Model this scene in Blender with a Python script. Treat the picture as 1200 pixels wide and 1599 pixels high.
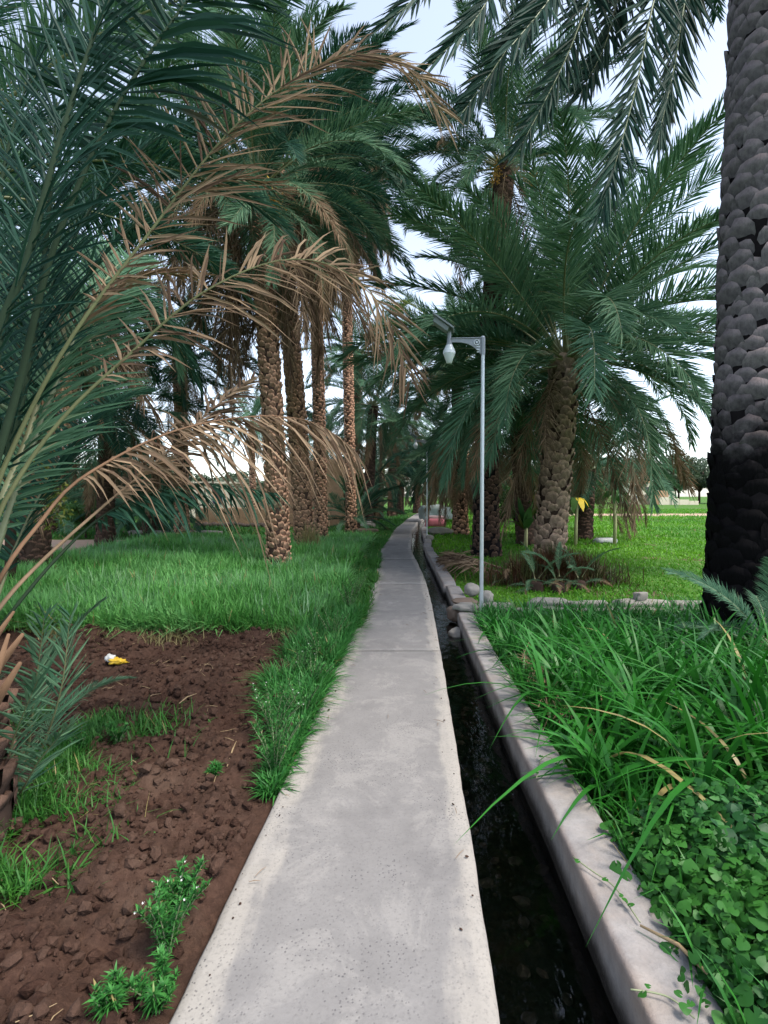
import bpy, bmesh, math, random
import numpy as np
from mathutils import Vector, Matrix, noise

for o in list(bpy.data.objects):
    bpy.data.objects.remove(o)
sc = bpy.context.scene
COL = sc.collection
R = math.radians
PI = math.pi

# ------------------------------------------------------------------ camera
CAM_H = 1.6
PITCH = -1.75
FPX = 800.0                      # focal length in photo pixels (1200 x 1599)
cam_d = bpy.data.cameras.new('camera')
cam = bpy.data.objects.new('camera', cam_d)
COL.objects.link(cam)
cam.location = (0, 0, CAM_H)
cam.rotation_euler = (R(90 + PITCH), 0, 0)
cam_d.sensor_fit = 'AUTO'
cam_d.sensor_width = 36
cam_d.lens = 36 * FPX / 1599
cam_d.clip_start = 0.05
cam_d.clip_end = 6000
sc.camera = cam

# ------------------------------------------------------------------ world, sun, exposure
SUN_EL, SUN_AZ = 60, 118         # azimuth measured clockwise from +Y
world = bpy.data.worlds.new('World')
sc.world = world
world.use_nodes = True
nt = world.node_tree
bg = nt.nodes['Background']
sky = nt.nodes.new('ShaderNodeTexSky')
sky.sky_type = 'NISHITA'
sky.sun_disc = False
sky.sun_elevation = R(SUN_EL)
sky.sun_rotation = R(SUN_AZ)
sky.air_density = 1.0
sky.dust_density = 1.0
sky.ozone_density = 1.6
hs = nt.nodes.new('ShaderNodeHueSaturation')
hs.inputs['Saturation'].default_value = 0.6
hs.inputs['Value'].default_value = 1.0
nt.links.new(sky.outputs[0], hs.inputs['Color'])
nt.links.new(hs.outputs[0], bg.inputs['Color'])
bg.inputs['Strength'].default_value = 0.115
sun_d = bpy.data.lights.new('sun', 'SUN')
sun_d.energy = 1.4
sun_d.angle = R(22)
sun_d.color = (1.0, 0.92, 0.82)
sun = bpy.data.objects.new('sun', sun_d)
COL.objects.link(sun)
_sd = Vector((math.sin(R(SUN_AZ)) * math.cos(R(SUN_EL)), math.cos(R(SUN_AZ)) * math.cos(R(SUN_EL)), math.sin(R(SUN_EL))))
sun.rotation_euler = (-_sd).to_track_quat('-Z', 'Y').to_euler()
sun.location = (0, 0, 30)
sc.view_settings.view_transform = 'Standard'
sc.view_settings.look = 'None'
sc.view_settings.gamma = 1
sc.view_settings.exposure = 1.85
sc.cycles.max_bounces = 6
sc.cycles.diffuse_bounces = 3
sc.cycles.glossy_bounces = 2
sc.cycles.transmission_bounces = 4
sc.cycles.transparent_max_bounces = 8
sc.cycles.caustics_reflective = False
sc.cycles.caustics_refractive = False

# ------------------------------------------------------------------ placing helpers
_cp, _sp = math.cos(R(PITCH)), math.sin(R(PITCH))


def at(px, py, d):
    """world point on the view ray of a photo pixel at forward depth d (used only to read positions off the photo)"""
    x = (px - 600) / FPX
    z = (799.5 - py) / FPX
    y = _cp - z * _sp
    zz = _sp + z * _cp
    k = d / y
    return Vector((x * k, d, CAM_H + zz * k))


def gnd(px, py, z=0.0):
    p = at(px, py, 1.0)
    k = (z - CAM_H) / (p.z - CAM_H)
    return Vector((p.x * k, k, z))


# ------------------------------------------------------------------ object helpers
def link(o, parent=None):
    COL.objects.link(o)
    if parent:
        o.parent = parent
    return o


def tag(o, label=None, cat=None, group=None, kind=None):
    if label:
        o['label'] = label
    if cat:
        o['category'] = cat
    if group:
        o['group'] = group
    if kind:
        o['kind'] = kind
    return o


def empty(name, loc=(0, 0, 0), rz=0):
    o = bpy.data.objects.new(name, None)
    o.location = loc
    o.rotation_euler = (0, 0, rz)
    o.empty_display_size = 0.2
    return link(o)


def np_mesh(name, verts, faces_list, mats, attrs=None, midx=None, smooth=None):
    """verts (n,3); faces_list: list of int arrays (m,k)"""
    verts = np.asarray(verts, dtype=np.float32)
    me = bpy.data.meshes.new(name)
    me.vertices.add(len(verts))
    me.vertices.foreach_set('co', verts.ravel())
    loops, starts, totals = [], [], []
    pos = 0
    for f in faces_list:
        f = np.asarray(f, dtype=np.int32)
        if len(f) == 0:
            continue
        k = f.shape[1]
        loops.append(f.ravel())
        starts.append(pos + np.arange(len(f), dtype=np.int32) * k)
        totals.append(np.full(len(f), k, dtype=np.int32))
        pos += f.size
    loops = np.concatenate(loops)
    starts = np.concatenate(starts)
    totals = np.concatenate(totals)
    me.loops.add(len(loops))
    me.loops.foreach_set('vertex_index', loops)
    me.polygons.add(len(starts))
    me.polygons.foreach_set('loop_start', starts)
    me.polygons.foreach_set('loop_total', totals)
    if midx is not None:
        me.polygons.foreach_set('material_index', np.asarray(midx, dtype=np.int32))
    if smooth is not None:
        s = np.full(len(starts), bool(smooth)) if np.isscalar(smooth) else np.asarray(smooth, dtype=bool)
        me.polygons.foreach_set('use_smooth', s)
    for m in (mats if isinstance(mats, (list, tuple)) else [mats]):
        me.materials.append(m)
    for k, v in (attrs or {}).items():
        a = me.attributes.new(k, 'FLOAT', 'POINT')
        a.data.foreach_set('value', np.asarray(v, dtype=np.float32))
    me.update(calc_edges=True)
    return me


def obj(name, me, parent=None, loc=None, mtx=None):
    o = bpy.data.objects.new(name, me)
    link(o, parent)
    if loc is not None:
        o.location = loc
    if mtx is not None:
        o.matrix_local = mtx
    return o


class MB:
    """collects simple shapes into one mesh"""

    def __init__(self):
        self.v, self.f = [], []

    def add(self, vs, fs):
        n = len(self.v)
        self.v += [tuple(p) for p in vs]
        self.f += [tuple(i + n for i in f) for f in fs]
        return self

    def box(self, c, s, rot=None, taper=1.0):
        vs = []
        for z in (-1, 1):
            k = taper if z > 0 else 1
            for x, y in ((-1, -1), (1, -1), (1, 1), (-1, 1)):
                p = Vector((x * s[0] * .5 * k, y * s[1] * .5 * k, z * s[2] * .5))
                if rot:
                    p = rot @ p
                vs.append(p + Vector(c))
        return self.add(vs, [(3, 2, 1, 0), (4, 5, 6, 7), (0, 1, 5, 4), (1, 2, 6, 5), (2, 3, 7, 6), (3, 0, 4, 7)])

    def tube(self, pts, rads, n=8, cap=True):
        pts = [Vector(p) for p in pts]
        if np.isscalar(rads):
            rads = [rads] * len(pts)
        base = len(self.v)
        ref = Vector((0, 0, 1))
        for i, p in enumerate(pts):
            t = (pts[min(i + 1, len(pts) - 1)] - pts[max(i - 1, 0)]).normalized()
            if abs(t.dot(ref)) > .95:
                ref = Vector((1, 0, 0)) if abs(t.x) < .9 else Vector((0, 1, 0))
            a = t.cross(ref).normalized()
            b = t.cross(a)
            for k in range(n):
                q = 2 * PI * k / n
                self.v.append(tuple(p + (a * math.cos(q) + b * math.sin(q)) * rads[i]))
        for i in range(len(pts) - 1):
            for k in range(n):
                k2 = (k + 1) % n
                self.f.append((base + i * n + k, base + i * n + k2, base + (i + 1) * n + k2, base + (i + 1) * n + k))
        if cap:
            self.f.append(tuple(base + k for k in range(n))[::-1])
            self.f.append(tuple(base + (len(pts) - 1) * n + k for k in range(n)))
        return self

    def lathe(self, c, prof, n=16):
        base = len(self.v)
        for r, z in prof:
            for k in range(n):
                q = 2 * PI * k / n
                self.v.append((c[0] + r * math.cos(q), c[1] + r * math.sin(q), c[2] + z))
        for i in range(len(prof) - 1):
            for k in range(n):
                k2 = (k + 1) % n
                self.f.append((base + i * n + k, base + i * n + k2, base + (i + 1) * n + k2, base + (i + 1) * n + k))
        self.f.append(tuple(base + k for k in range(n))[::-1])
        self.f.append(tuple(base + (len(prof) - 1) * n + k for k in range(n)))
        return self

    def mesh(self, name, mat, smooth=False, bevel=0):
        me = bpy.data.meshes.new(name)
        me.from_pydata(self.v, [], self.f)
        if bevel:
            bm = bmesh.new()
            bm.from_mesh(me)
            bmesh.ops.recalc_face_normals(bm, faces=bm.faces)
            es = [e for e in bm.edges if len(e.link_faces) == 2 and e.calc_face_angle(0) > .6]
            bmesh.ops.bevel(bm, geom=es, offset=bevel, segments=2, affect='EDGES', profile=.5)
            bm.to_mesh(me)
            bm.free()
        me.materials.append(mat)
        if smooth:
            me.polygons.foreach_set('use_smooth', [True] * len(me.polygons))
        me.update()
        return me


# ------------------------------------------------------------------ materials
class NT:
    def __init__(self, name):
        self.m = bpy.data.materials.new(name)
        self.m.use_nodes = True
        self.t = self.m.node_tree
        self.p = self.t.nodes['Principled BSDF']
        self.out = self.t.nodes['Material Output']

    def n(self, typ, **kw):
        nd = self.t.nodes.new(typ)
        for k, v in kw.items():
            if k.startswith('i_'):
                key = k[2:]
                nd.inputs[int(key) if key.isdigit() else key.replace('_', ' ')].default_value = v
            else:
                setattr(nd, k, v)
        return nd

    def l(self, a, b):
        self.t.links.new(a, b)

    def val(self, src, node, inp):
        if hasattr(src, 'is_output'):
            self.l(src, node.inputs[inp])
        else:
            node.inputs[inp].default_value = src

    def math(self, op, a, b=0.0, clamp=False):
        nd = self.n('ShaderNodeMath', operation=op, use_clamp=clamp)
        self.val(a, nd, 0)
        self.val(b, nd, 1)
        return nd.outputs[0]

    def mix(self, f, a, b, blend='MIX'):
        nd = self.n('ShaderNodeMix', data_type='RGBA', blend_type=blend)
        self.val(f, nd, 0)
        for s, i in ((a, 6), (b, 7)):
            if hasattr(s, 'is_output'):
                self.l(s, nd.inputs[i])
            else:
                nd.inputs[i].default_value = (*s[:3], 1)
        return nd.outputs[2]

    def noise(self, scale, detail=4, rough=.6, coord=None, dist=0.0):
        nd = self.n('ShaderNodeTexNoise')
        nd.inputs['Scale'].default_value = scale
        nd.inputs['Detail'].default_value = detail
        nd.inputs['Roughness'].default_value = rough
        nd.inputs['Distortion'].default_value = dist
        if coord is not None:
            self.l(coord, nd.inputs['Vector'])
        return nd.outputs['Fac']

    def vor(self, scale, coord=None, out='Distance', feature='F1'):
        nd = self.n('ShaderNodeTexVoronoi', feature=feature)
        nd.inputs['Scale'].default_value = scale
        if coord is not None:
            self.l(coord, nd.inputs['Vector'])
        return nd.outputs[out]

    def pos(self):
        return self.n('ShaderNodeNewGeometry').outputs['Position']

    def objc(self):
        return self.n('ShaderNodeTexCoord').outputs['Object']

    def scalev(self, v, s):
        nd = self.n('ShaderNodeMapping')
        self.l(v, nd.inputs[0])
        nd.inputs['Scale'].default_value = s
        return nd.outputs[0]

    def attr(self, name):
        return self.n('ShaderNodeAttribute', attribute_name=name).outputs['Fac']

    def rnd(self):
        return self.n('ShaderNodeObjectInfo').outputs['Random']

    def ramp(self, f, a, b):
        nd = self.n('ShaderNodeMapRange', clamp=True, interpolation_type='SMOOTHSTEP')
        self.val(f, nd, 0)
        nd.inputs[1].default_value = a
        nd.inputs[2].default_value = b
        return nd.outputs[0]

    def bump(self, h, strength, dist):
        nd = self.n('ShaderNodeBump')
        nd.inputs['Strength'].default_value = strength
        nd.inputs['Distance'].default_value = dist
        self.l(h, nd.inputs['Height'])
        self.l(nd.outputs[0], self.p.inputs['Normal'])

    def fin(self, col, rough=.8, spec=.3):
        self.val(col if hasattr(col, 'is_output') else (*col[:3], 1), self.p, 'Base Color')
        self.val(rough, self.p, 'Roughness')
        self.p.inputs['Specular IOR Level'].default_value = spec
        return self.m

    def translucent(self, col, fac):
        tr = self.n('ShaderNodeBsdfTranslucent')
        self.val(col if hasattr(col, 'is_output') else (*col[:3], 1), tr, 'Color')
        mx = self.n('ShaderNodeMixShader')
        mx.inputs[0].default_value = fac
        self.l(self.p.outputs[0], mx.inputs[1])
        self.l(tr.outputs[0], mx.inputs[2])
        self.l(mx.outputs[0], self.out.inputs['Surface'])


def plain(name, col, rough=.6, spec=.3, var=.15, scale=8, metal=0):
    t = NT(name)
    n = t.noise(scale, 5, .6, t.objc())
    c = t.mix(n, [x * (1 - var) for x in col], [min(1, x * (1 + var)) for x in col])
    t.p.inputs['Metallic'].default_value = metal
    return t.fin(c, rough, spec)


def m_leaf(name, g1, g2, d1, d2, transl=.22, rough=.48):
    """pinnate leaf: green to dead-brown by the attribute dry, per-leaflet and per-frond variation"""
    t = NT(name)
    r = t.math('FRACT', t.math('ADD', t.attr('rnd'), t.rnd()))
    g = t.mix(r, g1, g2)
    d = t.mix(r, d1, d2)
    n = t.noise(6, 3, .6, t.objc())
    dry = t.ramp(t.math('ADD', t.attr('dry'), t.math('MULTIPLY', t.math('SUBTRACT', n, .5), .5)), .3, .7)
    c = t.mix(dry, g, d)
    t.fin(c, rough + .1, .14)
    t.translucent(c, transl)
    return t.m


def m_grass(name, lo, hi, base, transl=.25, patch=None, pscale=.5, rough=.5):
    t = NT(name)
    r = t.attr('rnd')
    h = t.attr('t')
    c = t.mix(r, lo, hi)
    if patch:
        pn = t.ramp(t.noise(pscale, 3, .6, t.pos()), .42, .62)
        c = t.mix(t.math('MULTIPLY', pn, .8), c, patch)
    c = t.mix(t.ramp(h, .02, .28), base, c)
    dead = t.ramp(r, .985, .99)
    c = t.mix(dead, c, (.30, .25, .10))
    t.fin(c, rough, .3)
    t.translucent(c, transl)
    return t.m


def m_bark(name, c1, c2, gap, burn=None, bump=.9):
    t = NT(name)
    p = t.objc()
    r = t.math('FRACT', t.math('ADD', t.attr('rnd'), t.rnd()))
    n = t.noise(14, 6, .7, p)
    fib = t.noise(1.0, 5, .65, t.scalev(p, (40, 40, 6)))
    c = t.mix(r, c1, c2)
    c = t.mix(t.ramp(n, .35, .75), gap, c)
    c = t.mix(t.math('MULTIPLY', fib, .5), c, [x * 1.5 for x in c2])
    c = t.mix(t.math('MULTIPLY', t.math('MULTIPLY', t.attr('rim'), n), .9), c, [c2[0] * 1.9, c2[1] * 1.7, c2[2] * 1.55])
    if burn:
        z = t.n('ShaderNodeSeparateXYZ')
        t.l(t.pos(), z.inputs[0])
        bn = t.noise(2.6, 5, .7, t.pos())
        k = t.math('ADD', z.outputs[2], t.math('MULTIPLY', t.math('SUBTRACT', bn, .5), burn[2]))
        k = t.math('ADD', k, t.math('MULTIPLY', t.math('SUBTRACT', r, .5), .3))
        c = t.mix(t.ramp(k, burn[0], burn[1]), (.0035, .003, .0035), c)
    t.bump(fib, bump, .02)
    return t.fin(c, .92, .1)


M = {}
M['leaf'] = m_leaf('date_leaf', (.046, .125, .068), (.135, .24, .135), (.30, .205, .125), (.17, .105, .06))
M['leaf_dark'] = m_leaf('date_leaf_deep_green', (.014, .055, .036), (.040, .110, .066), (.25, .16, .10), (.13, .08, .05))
M['leaf_backlit'] = m_leaf('backlit_tone_date_leaf', (.007, .030, .022), (.022, .066, .045), (.22, .14, .09), (.12, .07, .045), .15)  # darkened copy of the leaf green: backlit look of near fronds put into colour
M['leaf_dry'] = m_leaf('dead_leaf', (.10, .12, .05), (.16, .14, .07), (.32, .23, .15), (.08, .05, .034), .25, .8)
M['leaf_grey'] = m_leaf('grey_green_leaf', (.06, .15, .09), (.12, .24, .14), (.36, .29, .2), (.25, .18, .1))
M['leaf_yellow'] = m_leaf('yellow_green_leaf', (.09, .15, .03), (.20, .24, .06), (.36, .29, .12), (.25, .18, .08), .35)
M['rachis'] = plain('frond_stalk', (.17, .175, .085), .5, .4, .3, 5)
M['rachis_light'] = plain('pale_green_stalk', (.22, .25, .14), .45, .4, .3, 5)
M['rachis_olive'] = plain('olive_stalk', (.085, .095, .045), .75, .12, .4, 7)
M['rachis_dark'] = plain('dark_green_stalk', (.022, .038, .022), .85, .08, .3, 5)
M['rachis_dry'] = plain('dry_frond_stalk', (.20, .14, .09), .75, .15, .5, 9)
M['rachis_orange'] = plain('orange_brown_stalk', (.17, .10, .06), .75, .15, .5, 9)
M['bark'] = m_bark('palm_bark', (.27, .15, .10), (.44, .28, .195), (.055, .03, .022))
M['bark_pink'] = m_bark('pinkish_palm_bark', (.24, .155, .12), (.38, .28, .22), (.07, .042, .034))
M['bark_dark'] = m_bark('dark_palm_bark', (.05, .03, .025), (.10, .065, .05), (.02, .014, .012))
M['bark_burnt'] = m_bark('grey_bark_charred_below', (.105, .094, .102), (.155, .138, .144), (.045, .04, .046), burn=(1.95, 3.0, 1.5))
M['trunk_in'] = plain('trunk_fibre', (.055, .036, .028), .95, .1, .4, 20)
M['trunk_in_burnt_shade'] = plain('charred_and_shaded_trunk_fibre', (.012, .010, .011), .95, .05, .4, 20)  # char low down; higher up the near-black paints shade into the hollows


def m_concrete():
    t = NT('path_concrete')
    p = t.pos()
    big = t.noise(.9, 5, .65, p)
    mid = t.noise(5, 6, .65, p)
    fine = t.noise(60, 4, .7, p)
    streak = t.noise(1, 5, .6, t.scalev(p, (9, 1.0, 1)))
    e = t.attr('edge')
    grey = t.mix(mid, (.155, .148, .143), (.248, .238, .227))
    pale = t.mix(mid, (.27, .252, .226), (.345, .322, .288))
    f = t.math('ADD', t.math('MULTIPLY', e, .8), t.math('MULTIPLY', t.math('SUBTRACT', big, .5), 1.2))
    f = t.math('ADD', f, t.math('MULTIPLY', t.math('SUBTRACT', streak, .5), .75))
    f = t.math('ADD', f, t.math('MULTIPLY', t.math('SUBTRACT', mid, .5), .5))
    c = t.mix(t.ramp(f, .22, .52), grey, pale)
    blot = t.ramp(t.noise(2.4, 7, .75, p, .6), .50, .60)
    c = t.mix(t.math('MULTIPLY', blot, .42), c, (.30, .285, .265))
    dk = t.ramp(t.noise(.55, 6, .7, p, .4), .52, .66)
    c = t.mix(t.math('MULTIPLY', dk, .5), c, (.11, .105, .105))
    pits = t.vor(64, p)
    pm = t.ramp(t.noise(2.2, 3, .6, p), .45, .7)
    pit = t.math('MULTIPLY', t.math('SUBTRACT', 1.0, t.ramp(pits, .14, .30)), t.math('ADD', .2, t.math('MULTIPLY', pm, .75)))
    c = t.mix(pit, c, (.075, .072, .075))
    c = t.mix(t.math('MULTIPLY', t.ramp(fine, .45, .8), .45), c, (.12, .115, .112))
    st = t.ramp(t.noise(1.7, 6, .7, t.scalev(p, (1.3, .6, 1))), .6, .72)
    c = t.mix(t.math('MULTIPLY', st, .35), c, (.40, .39, .38))
    t.bump(t.math('SUBTRACT', t.math('ADD', mid, t.math('MULTIPLY', fine, .3)), t.math('MULTIPLY', pit, .9)), .35, .012)
    return t.fin(c, .88, .25)


def m_kerb():
    t = NT('kerb_concrete')
    p = t.pos()
    mid = t.noise(6, 6, .7, p)
    fine = t.noise(70, 3, .7, p)
    c = t.mix(t.ramp(mid, .3, .7), (.19, .182, .18), (.30, .285, .275))
    c = t.mix(t.math('MULTIPLY', t.ramp(t.noise(2, 5, .65, p), .45, .7), .6), c, (.33, .275, .23))
    ed = t.attr('edge')
    c = t.mix(t.math('MULTIPLY', ed, .5), c, (.16, .105, .08))
    z = t.n('ShaderNodeSeparateXYZ')
    t.l(p, z.inputs[0])
    wet = t.ramp(t.math('ADD', z.outputs[2], t.math('MULTIPLY', mid, .08)), -.13, -.02)
    c = t.mix(wet, (.022, .02, .018), c)
    c = t.mix(t.math('MULTIPLY', t.ramp(fine, .5, .8), .35), c, (.15, .14, .13))
    t.bump(t.math('ADD', mid, t.math('MULTIPLY', fine, .4)), .5, .015)
    return t.fin(c, .9, .2)


def m_soil():
    t = NT('tilled_soil')
    p = t.pos()
    a = t.noise(3, 6, .65, p)
    b = t.noise(26, 6, .75, p)
    c = t.mix(t.ramp(a, .35, .7), (.020, .010, .0072), (.052, .026, .0185))
    c = t.mix(t.ramp(b, .4, .75), c, (.085, .046, .032))
    c = t.mix(t.math('MULTIPLY', t.ramp(t.noise(1.3, 5, .7, p), .52, .68), .6), c, (.115, .074, .053))
    c = t.mix(t.math('MULTIPLY', t.attr('rnd'), .45), c, (.125, .078, .057))
    t.bump(b, .8, .03)
    return t.fin(c, .95, .1)


def m_ground():
    t = NT('ground_earth_and_grass')
    p = t.pos()
    a = t.noise(.35, 6, .6, p)
    b = t.noise(4, 6, .7, p)
    g = t.mix(b, (.04, .11, .015), (.075, .17, .022))
    e = t.mix(b, (.10, .065, .045), (.17, .12, .08))
    c = t.mix(t.ramp(a, .56, .66), g, e)
    t.bump(b, .7, .05)
    return t.fin(c, .95, .1)


def m_water():
    t = NT('channel_water')
    p = t.scalev(t.pos(), (6, 2.5, 1))
    n = t.noise(1.6, 3, .55, p)
    t.bump(n, .25, .03)
    t.p.inputs['Transmission Weight'].default_value = 1.0
    t.p.inputs['IOR'].default_value = 1.33
    return t.fin((.55, .62, .58), .04, .5)


def m_bed():
    t = NT('channel_bed')
    p = t.pos()
    a = t.noise(4, 6, .7, p)
    b = t.noise(16, 5, .7, p)
    c = t.mix(t.ramp(a, .45, .7), (.008, .009, .007), (.05, .033, .02))
    c = t.mix(t.ramp(b, .6, .8), c, (.05, .036, .026))
    t.bump(b, .6, .03)
    return t.fin(c, .9, .1)


def m_mud():
    t = NT('mud_plaster')
    p = t.pos()
    a = t.noise(.8, 6, .65, p)
    b = t.noise(7, 6, .7, p)
    c = t.mix(a, (.40, .235, .135), (.56, .36, .225))
    c = t.mix(t.ramp(b, .45, .8), c, (.33, .20, .12))
    t.bump(b, .8, .06)
    return t.fin(c, .95, .1)


M['concrete'] = m_concrete()
M['kerb'] = m_kerb()
M['soil'] = m_soil()
M['ground'] = m_ground()
M['water'] = m_water()
M['bed'] = m_bed()
M['mud'] = m_mud()
M['sand'] = plain('pale_sand', (.42, .29, .21), .95, .1, .25, 3)
M['stone'] = plain('pale_stone', (.25, .235, .21), .9, .2, .35, 6)
M['stone_brown'] = plain('brown_stone', (.16, .12, .095), .9, .2, .35, 6)
M['straw'] = plain('straw', (.30, .22, .125), .8, .2, .35, 9)
M['alfalfa'] = m_grass('fodder_grass', (.045, .19, .03), (.15, .41, .09), (.36, .27, .08), .3, (.19, .44, .15), .7)
M['verge'] = m_grass('verge_grass', (.020, .115, .016), (.070, .22, .03), (.05, .09, .022), .3, (.05, .16, .035), 1.2)
M['lawn'] = m_grass('field_grass', (.060, .21, .015), (.10, .29, .02), (.06, .18, .01), .35, (.14, .35, .015), .16)
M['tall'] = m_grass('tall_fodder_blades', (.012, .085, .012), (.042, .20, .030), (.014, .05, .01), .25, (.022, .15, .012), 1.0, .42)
M['weed'] = m_grass('weed_leaf', (.018, .11, .02), (.06, .23, .045), (.03, .09, .02), .25)
M['vine'] = m_grass('vine_leaf', (.007, .055, .014), (.045, .175, .032), (.016, .07, .024), .22, (.036, .15, .018), 1.6)
M['dates'] = plain('ripe_date', (.50, .24, .03), .4, .4, .4, 20)
M['date_stalk'] = plain('date_stalk', (.55, .36, .06), .5, .3, .2, 10)
M['metal'] = plain('galvanised_steel', (.50, .54, .58), .42, .5, .12, 14, .55)
M['bracket'] = plain('grey_painted_cast_metal', (.25, .27, .31), .5, .4, .12, 14, .2)
M['panel'] = plain('solar_cell', (.02, .03, .06), .15, .5, .2, 30)
M['panel_back'] = plain('panel_backing', (.22, .25, .27), .5, .4, .15, 12)
M['lamp_glass'] = plain('frosted_lamp_glass', (.62, .66, .70), .2, .5, .08, 12)


# ------------------------------------------------------------------ the path, channel and kerb outlines (plan view, metres)
YS = np.array([-25., 1.5, 5.0, 9.0, 13., 15., 19.7, 24., 30., 34.6, 43., 55., 70.])
PC = np.array([-1.84, -.152, .071, .28, .32, .34, .62, .86, 1.45, 1.9, 2.95, 4.6, 6.8])     # centre of the path
PW = np.array([1.02, 1.015, 1.0, .98, .98, .97, .93, .93, .95, 1.0, 1.05, 1.05, 1.05])
CW = np.array([.44, .44, .345, .31, .37, .39, .44, .42, .40, .40, .40, .40, .40])          # channel width
KW = np.array([.25, .25, .21, .24, .25, .25, .25, .25, .25, .25, .25, .25, .25])


def cubic(y, tab):
    y = np.asarray(y, dtype=float)
    m = np.gradient(tab, YS)
    i = np.clip(np.searchsorted(YS, y) - 1, 0, len(YS) - 2)
    h = YS[i + 1] - YS[i]
    s = np.clip((y - YS[i]) / h, 0, 1)
    return ((2 * s**3 - 3 * s**2 + 1) * tab[i] + (s**3 - 2 * s**2 + s) * h * m[i]
            + (-2 * s**3 + 3 * s**2) * tab[i + 1] + (s**3 - s**2) * h * m[i + 1])


def path_l(y): return cubic(y, PC) - cubic(y, PW) / 2
def path_r(y): return cubic(y, PC) + cubic(y, PW) / 2
def kerb_i(y): return path_r(y) + cubic(y, CW)
def kerb_o(y): return kerb_i(y) + cubic(y, KW)


def nz(x, y, z=0.0, s=1.0):
    return noise.noise(Vector((x * s, y * s, z * s)))


# ------------------------------------------------------------------ ground: one sheet with the channel trough in it
def build_ground():
    ys = np.concatenate([[-1500, -200], np.arange(-24, 70.1, 1.0), [71, 120, 400, 1200, 3000]])
    G = -.07
    V, F = [], []
    for y in ys:
        yc = min(max(y, -25), 70)
        pc, kc = float(cubic(yc, PC)), float((kerb_i(yc) + kerb_o(yc)) / 2)
        d = G if y > 70 or y < -24 else -.55
        V += [(-2500, y, G), (-30, y, G), (pc - .2, y, G), (pc, y, G), (pc, y, d), (kc, y, d), (kc, y, G), (kc + .2, y, G), (60, y, G), (2500, y, G)]
    n = 10
    for i in range(len(ys) - 1):
        for k in range(n - 1):
            F.append((i * n + k, i * n + k + 1, (i + 1) * n + k + 1, (i + 1) * n + k))
    me = np_mesh('ground', V, [np.array(F)], M['ground'])
    tag(obj('ground', me), kind='structure')


build_ground()


# ------------------------------------------------------------------ concrete path: cast slabs with joints
def build_path():
    root = empty('path')
    tag(root, kind='structure')
    joints = [-24, -12, -6.5, -2.6, 1.2, 5.29, 9.3, 13.0, 16.8, 20.5, 24.5, 28.4, 32.5, 36.4, 40.4, 44.5, 50, 56, 63, 69.5]
    rng = random.Random(4)
    for j in range(len(joints) - 1):
        y0, y1 = joints[j] + .0025, joints[j + 1] - .0025
        off = rng.uniform(-.012, .012) if joints[j] > 5 else 0
        dz = rng.uniform(-.002, .002)
        m = max(8, int((y1 - y0) / (.07 if y1 < 10 else .2)))
        ys = np.linspace(y0, y1, m)
        us = np.array([0, .012, .04, .09, .15, .25, .4, .55, .7, .8, .88, .94, .98, 1.0])
        V, E = [], []
        for y in ys:
            l, r = float(path_l(y)) + off, float(path_r(y)) + off
            l += .008 * nz(y * 2.1, 3.3, 1) + .005 * nz(y * 9, 1.3, 5)
            r += .007 * nz(y * 2.3, 8.3, 2) + .004 * nz(y * 11, 4.3, 7)
            endd = min(y - y0, y1 - y)
            ez = 0
            for k, u in enumerate(us):
                x = l + (r - l) * u
                z = dz + ez + .006 * nz(x * 3, y * 1.5, 9) + .0025 * nz(x * 14, y * 14, 2)
                if k in (0, len(us) - 1):
                    z -= .014
                V.append((x, y, z))
                E.append(max(0, 1 - min(u / .26, (1 - u) / .17)))
            V.append((r + .005, y, -.5)); E.append(0)
            V.append((l - .005, y, -.2)); E.append(0)
        n = len(us) + 2
        F = []
        for i in range(m - 1):
            for k in range(n - 1):
                F.append((i * n + k, i * n + k + 1, (i + 1) * n + k + 1, (i + 1) * n + k))
            F.append((i * n + n - 1, i * n, (i + 1) * n, (i + 1) * n + n - 1))
        caps = [list(range(n))[::-1], [(m - 1) * n + k for k in range(n)]]
        me = np_mesh('slab', V, [np.array(F)[:, ::-1], np.array(caps)[:, ::-1]], M['concrete'], {'edge': E}, smooth=True)
        obj('slab', me, root)


build_path()


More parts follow.
